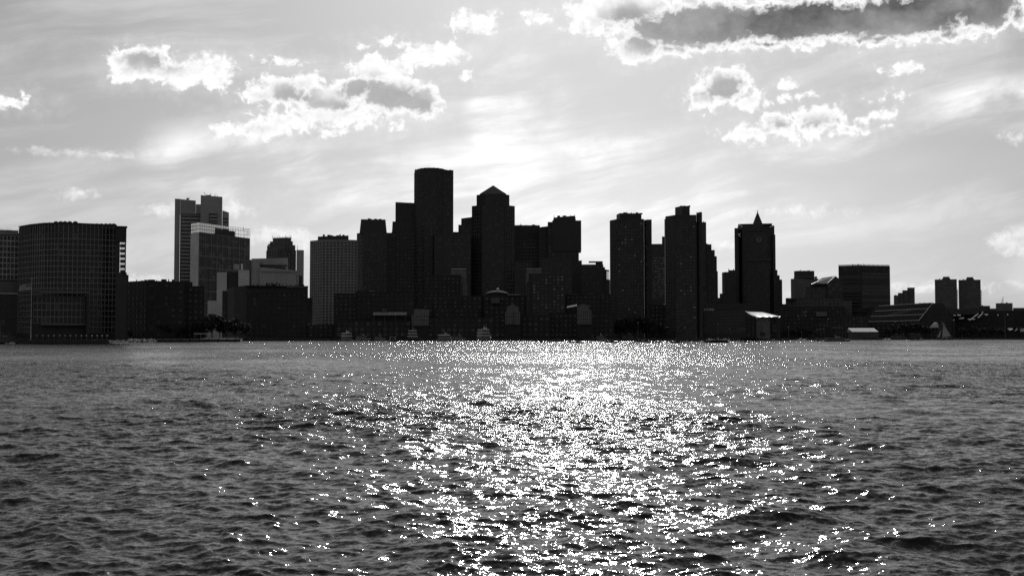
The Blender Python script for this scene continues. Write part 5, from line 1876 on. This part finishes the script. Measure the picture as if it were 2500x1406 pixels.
def motorboat(px, ywl, wpx, label, hull=None, rz=0.0, style=0, group='small boats moored along the bright waterline', D=None, mast_h=0.0):
    D = D or F * H / (ywl - 820)
    o = empty('motorboat', GX(px, D, 830), D, .02, label, 'boat', group, rz=rz)
    L = wpx / F * D * .97
    Bm = L * .32
    hf, hb = L * .085 + .15, L * .055 + .12
    hm, st = hull_mesh(L, Bm, hf, hb)
    put(hm, 'hull', hull or M_HULLD, o)
    mb = MB()
    z = hb
    if style == 0:
        cabin(mb, -L * .12, L * .22, Bm * .32, z * .8, z + L * .11, L * .08)
        put(mb, 'cabin', hull or M_HULLD, o)
        mb = MB(); cabin(mb, -L * .10, L * .225, Bm * .325, z + L * .035, z + L * .085, L * .06); put(mb, 'window', M_GLASS_B, o)
    elif style == 1:
        cabin(mb, -L * .25, L * .12, Bm * .36, z * .8, z + L * .13, L * .05)
        cabin(mb, -L * .2, L * .02, Bm * .28, z + L * .13, z + L * .15, .1)
        put(mb, 'cabin', hull or M_HULLG, o)
        mb = MB(); cabin(mb, -L * .23, L * .125, Bm * .365, z + L * .05, z + L * .10, L * .04); put(mb, 'window', M_GLASS_B, o)
    else:
        cabin(mb, -L * .02, L * .16, Bm * .22, z * .8, z + L * .07, L * .07)
        put(mb, 'console', hull or M_HULLD, o)
    mb = MB()
    for sgn in (-1, 1):
        p = [(L * .2, sgn * Bm * .36, z + .1), (L * .22, sgn * Bm * .34, z + .75), (L * .42, sgn * Bm * .12, hf + .6)]
        mb.bar(p[0], p[1], .04); mb.bar(p[1], p[2], .04)
    put(mb, 'bow_rail', M_RAIL, o)
    mb = MB(); mb.box(-L * .5 - .3, -L * .5 + .15, -.25, .25, .1, hb + .45); put(mb, 'outboard_motor', M_BLACKW, o)
    mb = MB(); mb.bar((-L * .05, 0, z), (-L * .07, 0, z + (mast_h or L * .22)), .05, 5, .03); put(mb, 'antenna', M_BLACKW, o)
    return o


SMALL = [(1321, 837.0, 25, 0, 'leftmost black motorboat on the bright waterline, with a raised cabin'),
 (1340, 835.3, 11, 1, 'short stubby boat just right of the leftmost moored motorboat'),
 (1361, 833.8, 24, 2, 'low flat boat lying behind the gap between two groups of moored boats'),
 (1393, 836.0, 16, 1, 'compact boat with tall cabin overlapping a longer low boat'),
 (1411, 837.0, 27, 0, 'long low black boat below the pale arched pavilion'),
 (1437, 835.0, 13, 2, 'tiny open skiff right of the long low black boat'),
 (1464, 834.0, 22, 2, 'thin low skiff nearly hidden against the shore right of the pale arched pavilion'),
 (1495, 836.4, 33, 0, 'slender boat with small central cabin under the left edge of the first slab tower'),
 (1563, 834.8, 30, 1, 'grey cabin boat moored under the first slab tower'),
 (1596, 836.0, 31, 2, 'black open barge-like boat between the twin slab towers'),
 (1652, 836.4, 27, 1, 'dark cabin boat lying broadside under the second slab tower'),
 (1674, 833.6, 14, 2, 'small boat behind the stern of the dark cabin boat'),
 (1686, 833.6, 10, 2, 'smallest boat right of the second slab tower foot'),
 (1819, 835.2, 22, 0, 'black cabin boat below the white canopy'),
 (1845, 834.0, 15, 2, 'small skiff below the pale wall of the canopy hall'),
 (1858.5, 835.6, 11, 1, 'boxy little tug-like boat right below the canopy hall'),
 (1915, 832.6, 22, 0, 'grey-trimmed boat right of the canopy hall'),
 (1997, 833.0, 18, 0, 'dark boat left of the big grey motor yacht'),
 (2240, 830.4, 32, 2, 'long low launch in front of the tour ferries'),
 (1741, 833.3, 30, 1, 'cabin boat partly hidden behind the large workboat'),
 (1796, 832.8, 26, 1, 'row-end cabin boat between the large workboat and the canopy hall'),
 (1880, 832.4, 30, 2, 'flat boat close to the quay right of the canopy hall'),
 (1075, 832.6, 26, 1, 'pale cabin cruiser right of the tiered white boat'),
 (25, 839.5, 24, 2, 'pale open boat drawn up by the bank at the left edge')]
for i, (px, y, w, s, lab) in enumerate(SMALL):
    motorboat(px, y, w, lab, style=s, rz=(0.12 * math.sin(i * 2.1)) + (math.pi if i % 3 == 1 else 0),
              hull=M_WHITE if px in (25,) else (M_PALE_D if px == 1075 else (M_HULLG if s == 1 and i % 2 else M_HULLD)))


def deck_boat(px, ywl, wpx, ytop, nd_, label, rz, name='ferry', hull=None, wall=None, rail=None, Lm=None, taper=.06, group=None, D=None, mast=True):
    D = D or F * H / (ywl - 820)
    o = empty(name, GX(px, D, 830), D, .02, label, 'boat', group, rz=rz)
    L = Lm or wpx / F * D
    Bm = min(L * .3, 9)
    tot = GZ(ytop, D)
    hh = tot / (nd_ + .9)
    hm, st = hull_mesh(L, Bm, hh * 1.1, hh * .85)
    put(hm, 'hull', hull or M_HULLG, o)
    for k in range(nd_):
        z = hh * (.85 + k)
        x0, x1 = -L * (.46 - taper * k * .6), L * (.30 - taper * k)
        mb = MB(); cabin(mb, x0, x1, Bm * .42, z, z + hh * .72, .4); put(mb, 'deckhouse', wall or M_HULLG, o)
        mb = MB(); cabin(mb, x0 + .3, x1 - .1, Bm * .425, z + hh * .25, z + hh * .6, .35); put(mb, 'window_band', M_GLASS_B, o)
        mb = MB(); mb.box(x0 - .3, x1 + .3, -Bm * .46, Bm * .46, z + hh * .73, z + hh * .98); put(mb, 'deck', rail or M_WHITE, o)
    z = hh * (.85 + nd_)
    mb = MB(); cabin(mb, -L * .02, L * .14, Bm * .2, z, z + hh * .6, .3); put(mb, 'wheelhouse', wall or M_HULLG, o)
    if mast:
        mb = MB(); mb.bar((-L * .05, 0, z), (-L * .08, 0, z + hh * 1.3), .1, 5, .05); mb.bar((-L * .05 - .6, 0, z + hh * .9), (-L * .05 + .4, 0, z + hh * .9), .06); put(mb, 'mast', M_RAIL, o)
    return o


deck_boat(847.5, 832.4, 20, 812, 2, 'white-banded ferry seen end on, below the honeycomb tower', math.radians(78), Lm=17, rail=M_WHITE)
deck_boat(1010, 832.2, 32, 806, 3, 'largest tiered excursion boat with three white deck bands, moored before the pale pavilion', .12, rail=M_WHITE, hull=M_HULLD, wall=M_HULLD)
deck_boat(1087, 831.8, 36, 816, 1, 'pale low cruise boat right of the tiered excursion boat', .2, rail=M_WHITE, hull=M_HULLG)
deck_boat(1183, 831.9, 24, 803, 3, 'narrow tiered yacht with stacked pale decks in the middle of the wharf', math.radians(60), Lm=18, rail=M_WHITE, hull=M_HULLG)
deck_boat(2195, 828.9, 42, 809, 2, 'left of two grey tour ferries moored below the slanted glass roof', .05, rail=M_MID, hull=M_HULLG, group='tour ferries below the glass roof')
deck_boat(2236, 828.9, 42, 810, 2, 'right of two grey tour ferries, its dark bow beside the sailing boat', .08, rail=M_MID, hull=M_HULLD, group='tour ferries below the glass roof')
deck_boat(886, 831.6, 34, 819, 1, 'low grey barge-like boat right of the end-on ferry', 0, name='barge', rail=M_PALE_D, hull=M_HULLG, mast=False)
deck_boat(927, 831.6, 26, 820, 1, 'smaller grey low boat in front of the striped canopy', 0, name='barge', rail=M_MID, hull=M_HULLG, mast=False)
# large workboat and motor yacht
deck_boat(1750, 836.6, 56, 829, 1, 'large black workboat with boxy stern, the biggest silhouette on the bright waterline', math.pi, name='workboat', hull=M_HULLD, wall=M_HULLD, rail=M_HULLG)
deck_boat(2043, 833.6, 60, 824, 1, 'big grey motor yacht with raked bow pointing right', 0, name='motor_yacht', hull=M_HULLG, wall=M_HULLG, rail=M_PALE_D)
deck_boat(1438, 831.4, 30, 815, 2, 'faint grey tiered boat at the quay below the pale arched pavilion', .1, rail=M_PALE_D, hull=M_HULLG)
deck_boat(1468, 831.4, 24, 820, 1, 'low grey boat right of the faint tiered boat under the shore trees', -.1, rail=M_PALE_D, hull=M_HULLG)
deck_boat(1537, 830.6, 34, 818, 1, 'grey boat at the quay under the trees of the left slab tower', .1, rail=M_PALE_D, hull=M_HULLG)
deck_boat(1122, 831.6, 26, 820, 1, 'second grey boat right of the pale cruise boat', .1, rail=M_MID, hull=M_HULLG)
for px_, lb_, rz_ in ((1733, 'small white launch whose bow gleams over the big black workboat', .5), (1769, 'small white launch lying right of the big black workboat', -.2), (2163, 'small white launch left of the two grey tour ferries', .1), (1955, 'small white launch at the quay right of the canopy hall', .0)):
    Dp = 960 if px_ < 2000 else 1120
    o = empty('launch', GX(px_, Dp), Dp, .05, lb_, 'boat', rz=rz_)
    hm, st = hull_mesh(7.5, 2.2, 1.3, .9); put(hm, 'hull', M_WHITE, o)
    mb = MB(); cabin(mb, -1.2, 1.2, .8, .8, 2.0, .7); put(mb, 'cabin', M_WHITE, o)
    mb = MB(); cabin(mb, -1.0, 1.25, .82, 1.2, 1.75, .55); put(mb, 'window', M_GLASS_B, o)
# speedboat wake-white strip beside the ferry
o = empty('launch', GX(868, 925), 925, 0, 'slim bright white launch right beside the end-on ferry', 'boat')
hm, st = hull_mesh(6.5, 1.8, .55, .4); put(hm, 'hull', M_WHITE, o)
mb = MB(); cabin(mb, -.6, .8, .5, .35, .85, .5); put(mb, 'windscreen', M_GLASS_B, o)
# water taxi
WTD = 790
o = empty('water_taxi', GX(960, WTD), WTD, 0, 'little water taxi with a white canopy on posts, out in front of the wharf', 'boat')
hm, st = hull_mesh(5.2, 2.0, .75, .6); put(hm, 'hull', M_BLACKW, o)
mb = MB(); mb.box(-2.3, 2.1, -1.1, 1.1, 3.0, 3.16); put(mb, 'canopy', M_WHITE, o)
for sx in (-2.0, 1.8):
    for sy in (-.95, .95):
        mb = MB(); mb.bar((sx, sy, .5), (sx, sy, 3.0), .09); put(mb, 'post', M_WHITE, o)
mb = MB(); cabin(mb, -1.0, 1.2, .7, .5, 1.7, .3); put(mb, 'cabin', M_HULLD, o)

# sailing boat under sail
SDt = 1150
sb = empty('sailing_boat', GX(2301, SDt), SDt, 0, 'gaff-rigged sailing boat with pale triangular main sail and small jib', 'sailing boat')
L = 17.5
hm, st = hull_mesh(L, 3.6, 1.7, 1.15, .6); put(hm, 'hull', M_HULLD, sb)
xm = GX(2298.5, SDt) - GX(2301, SDt)
zt_ = GZ(783, SDt)
mb = MB(); mb.cyl(xm, 0, .5, zt_, .2, .1, 8); put(mb, 'mast', M_STEEL, sb)
def tri(p, belly, nm, m):
    mb = MB(); n = 8
    A, B, C = [Vector(v) for v in p]
    g = {}
    for i in range(n + 1):
        for j in range(n + 1 - i):
            u, v = i / n, j / n
            w = 1 - u - v
            q = A * u + B * v + C * w
            q.y += belly * 27 * u * v * w + belly * 2 * v * w
            g[i, j] = q
    vs = [tuple(g[k]) for k in g]
    ix = {k: i for i, k in enumerate(g)}
    fs = []
    for (i, j) in g:
        if (i + 1, j) in g and (i, j + 1) in g:
            fs.append((ix[i, j], ix[i + 1, j], ix[i, j + 1]))
        if (i + 1, j + 1) in g and (i + 1, j) in g and (i, j + 1) in g:
            fs.append((ix[i + 1, j], ix[i + 1, j + 1], ix[i, j + 1]))
    mb.add(vs, fs)
    me = mb.mesh(nm, m, smooth=True)
    o = bpy.data.objects.new(nm, me); COL.objects.link(o); o.parent = sb
    s_ = o.modifiers.new('thickness', 'SOLIDIFY'); s_.thickness = .03
X_ = lambda px: GX(px, SDt) - GX(2301, SDt)
tri([(X_(2302), 0, GZ(790, SDt)), (X_(2320.5), .6, GZ(820.5, SDt)), (X_(2298.5), 0, GZ(823.5, SDt))], .5, 'main_sail', M_SAIL)
tri([(X_(2296), 0, GZ(805, SDt)), (X_(2285), -.2, GZ(824, SDt)), (X_(2293), .3, GZ(823.5, SDt))], -.3, 'jib', M_SAIL)
mb = MB(); mb.bar((xm, 0, GZ(824, SDt)), (X_(2321), .6, GZ(821.2, SDt)), .1); put(mb, 'boom', M_STEEL, sb)
mb = MB(); mb.bar((xm, 0, GZ(792, SDt)), (X_(2303), .2, GZ(787, SDt)), .09); put(mb, 'gaff', M_STEEL, sb)
mb = MB(); mb.bar((xm, 0, zt_ - .6), (X_(2283), 0, 1.6), .04); mb.bar((xm, 0, zt_ - .6), (X_(2322), 0, 1.4), .04); put(mb, 'stay', M_STEEL, sb)
mb = MB(); cabin(mb, -2.5, 2.5, 1.0, 1.1, 1.7, .5); put(mb, 'cabin', M_HULLG, sb)

# parked cars behind the pier
def car(px, D, label, rz, m):
    o = empty('parked_car', GX(px, D), D, GROUND, label, 'car', 'cars parked behind the timber pier', rz=rz)
    mb = MB()
    pr = [(-2.2, .35), (-2.2, .85), (-1.9, .98), (1.1, .95), (2.15, .75), (2.2, .35)]
    n = len(pr)
    mb.add([(x, -.85, z) for x, z in pr] + [(x, .85, z) for x, z in pr], [tuple(range(n - 1, -1, -1)), tuple(range(n, 2 * n))] + [(i, (i + 1) % n, n + (i + 1) % n, n + i) for i in range(n)])
    put(mb, 'body', m, o)
    mb = MB(); cabin(mb, -1.7, 1.1, .8, .97, 1.42, .75, .45); put(mb, 'cabin', M_GLASS_B, o)
    mb = MB(); mb.box(-1.15, .35, -.66, .66, 1.425, 1.47); put(mb, 'roof', m, o)
    for sx in (-1.35, 1.35):
        for sy in (-.86, .86):
            mb = MB()
            vs = [(sx + .33 * math.cos(2 * math.pi * i / 12), sy + k, .33 + .33 * math.sin(2 * math.pi * i / 12)) for k in (-.1, .1) for i in range(12)]
            mb.add(vs, [tuple(range(12)), tuple(range(23, 11, -1))] + [(i, 12 + i, 12 + (i + 1) % 12, (i + 1) % 12) for i in range(12)])
            put(mb, 'wheel', M_BLACKW, o)
M_CARW = mat('white car paint', .7, .12, var=.03, coat=1)
car(181, 668, 'left white car parked behind the timber pier', .1, M_CARW)
car(205, 668, 'middle white car parked behind the timber pier', -.1, M_CARW)
car(219.5, 670, 'right white car parked behind the timber pier', .05, M_CARW)

# small lights and rails along the right-hand quay
def quay_lamp(px, D, top, label, group='slim lamps along the right-hand quay'):
    o = empty('lamp_post', GX(px, D), D, GROUND, label, 'lamp post', group)
    x = GX(px, D)
    mb = MB(); mb.bar((x, D, GROUND), (x, D, GZ(top, D)), .12, 6, .08); mb.build('pole', M_MULL, o)
    mb = MB(); mb.dome(x, D, GZ(top, D) - .1, .4, .4, 8, 3); mb.build('lamp_head', M_WHITE, o)
for px, top, lab in ((1557, 788, 'pale mast lamp standing among the trees under the left slab tower'), (1752, 790, 'slim lamp before the banded garage'), (1924, 798, 'slim lamp beside the white canopy hall'),
                     (1956, 812, 'short lamp on the quay right of the canopy hall')):
    quay_lamp(px, {1557: 982, 1752: 1016, 1924: 1090, 1956: 1105}[px], top, lab)
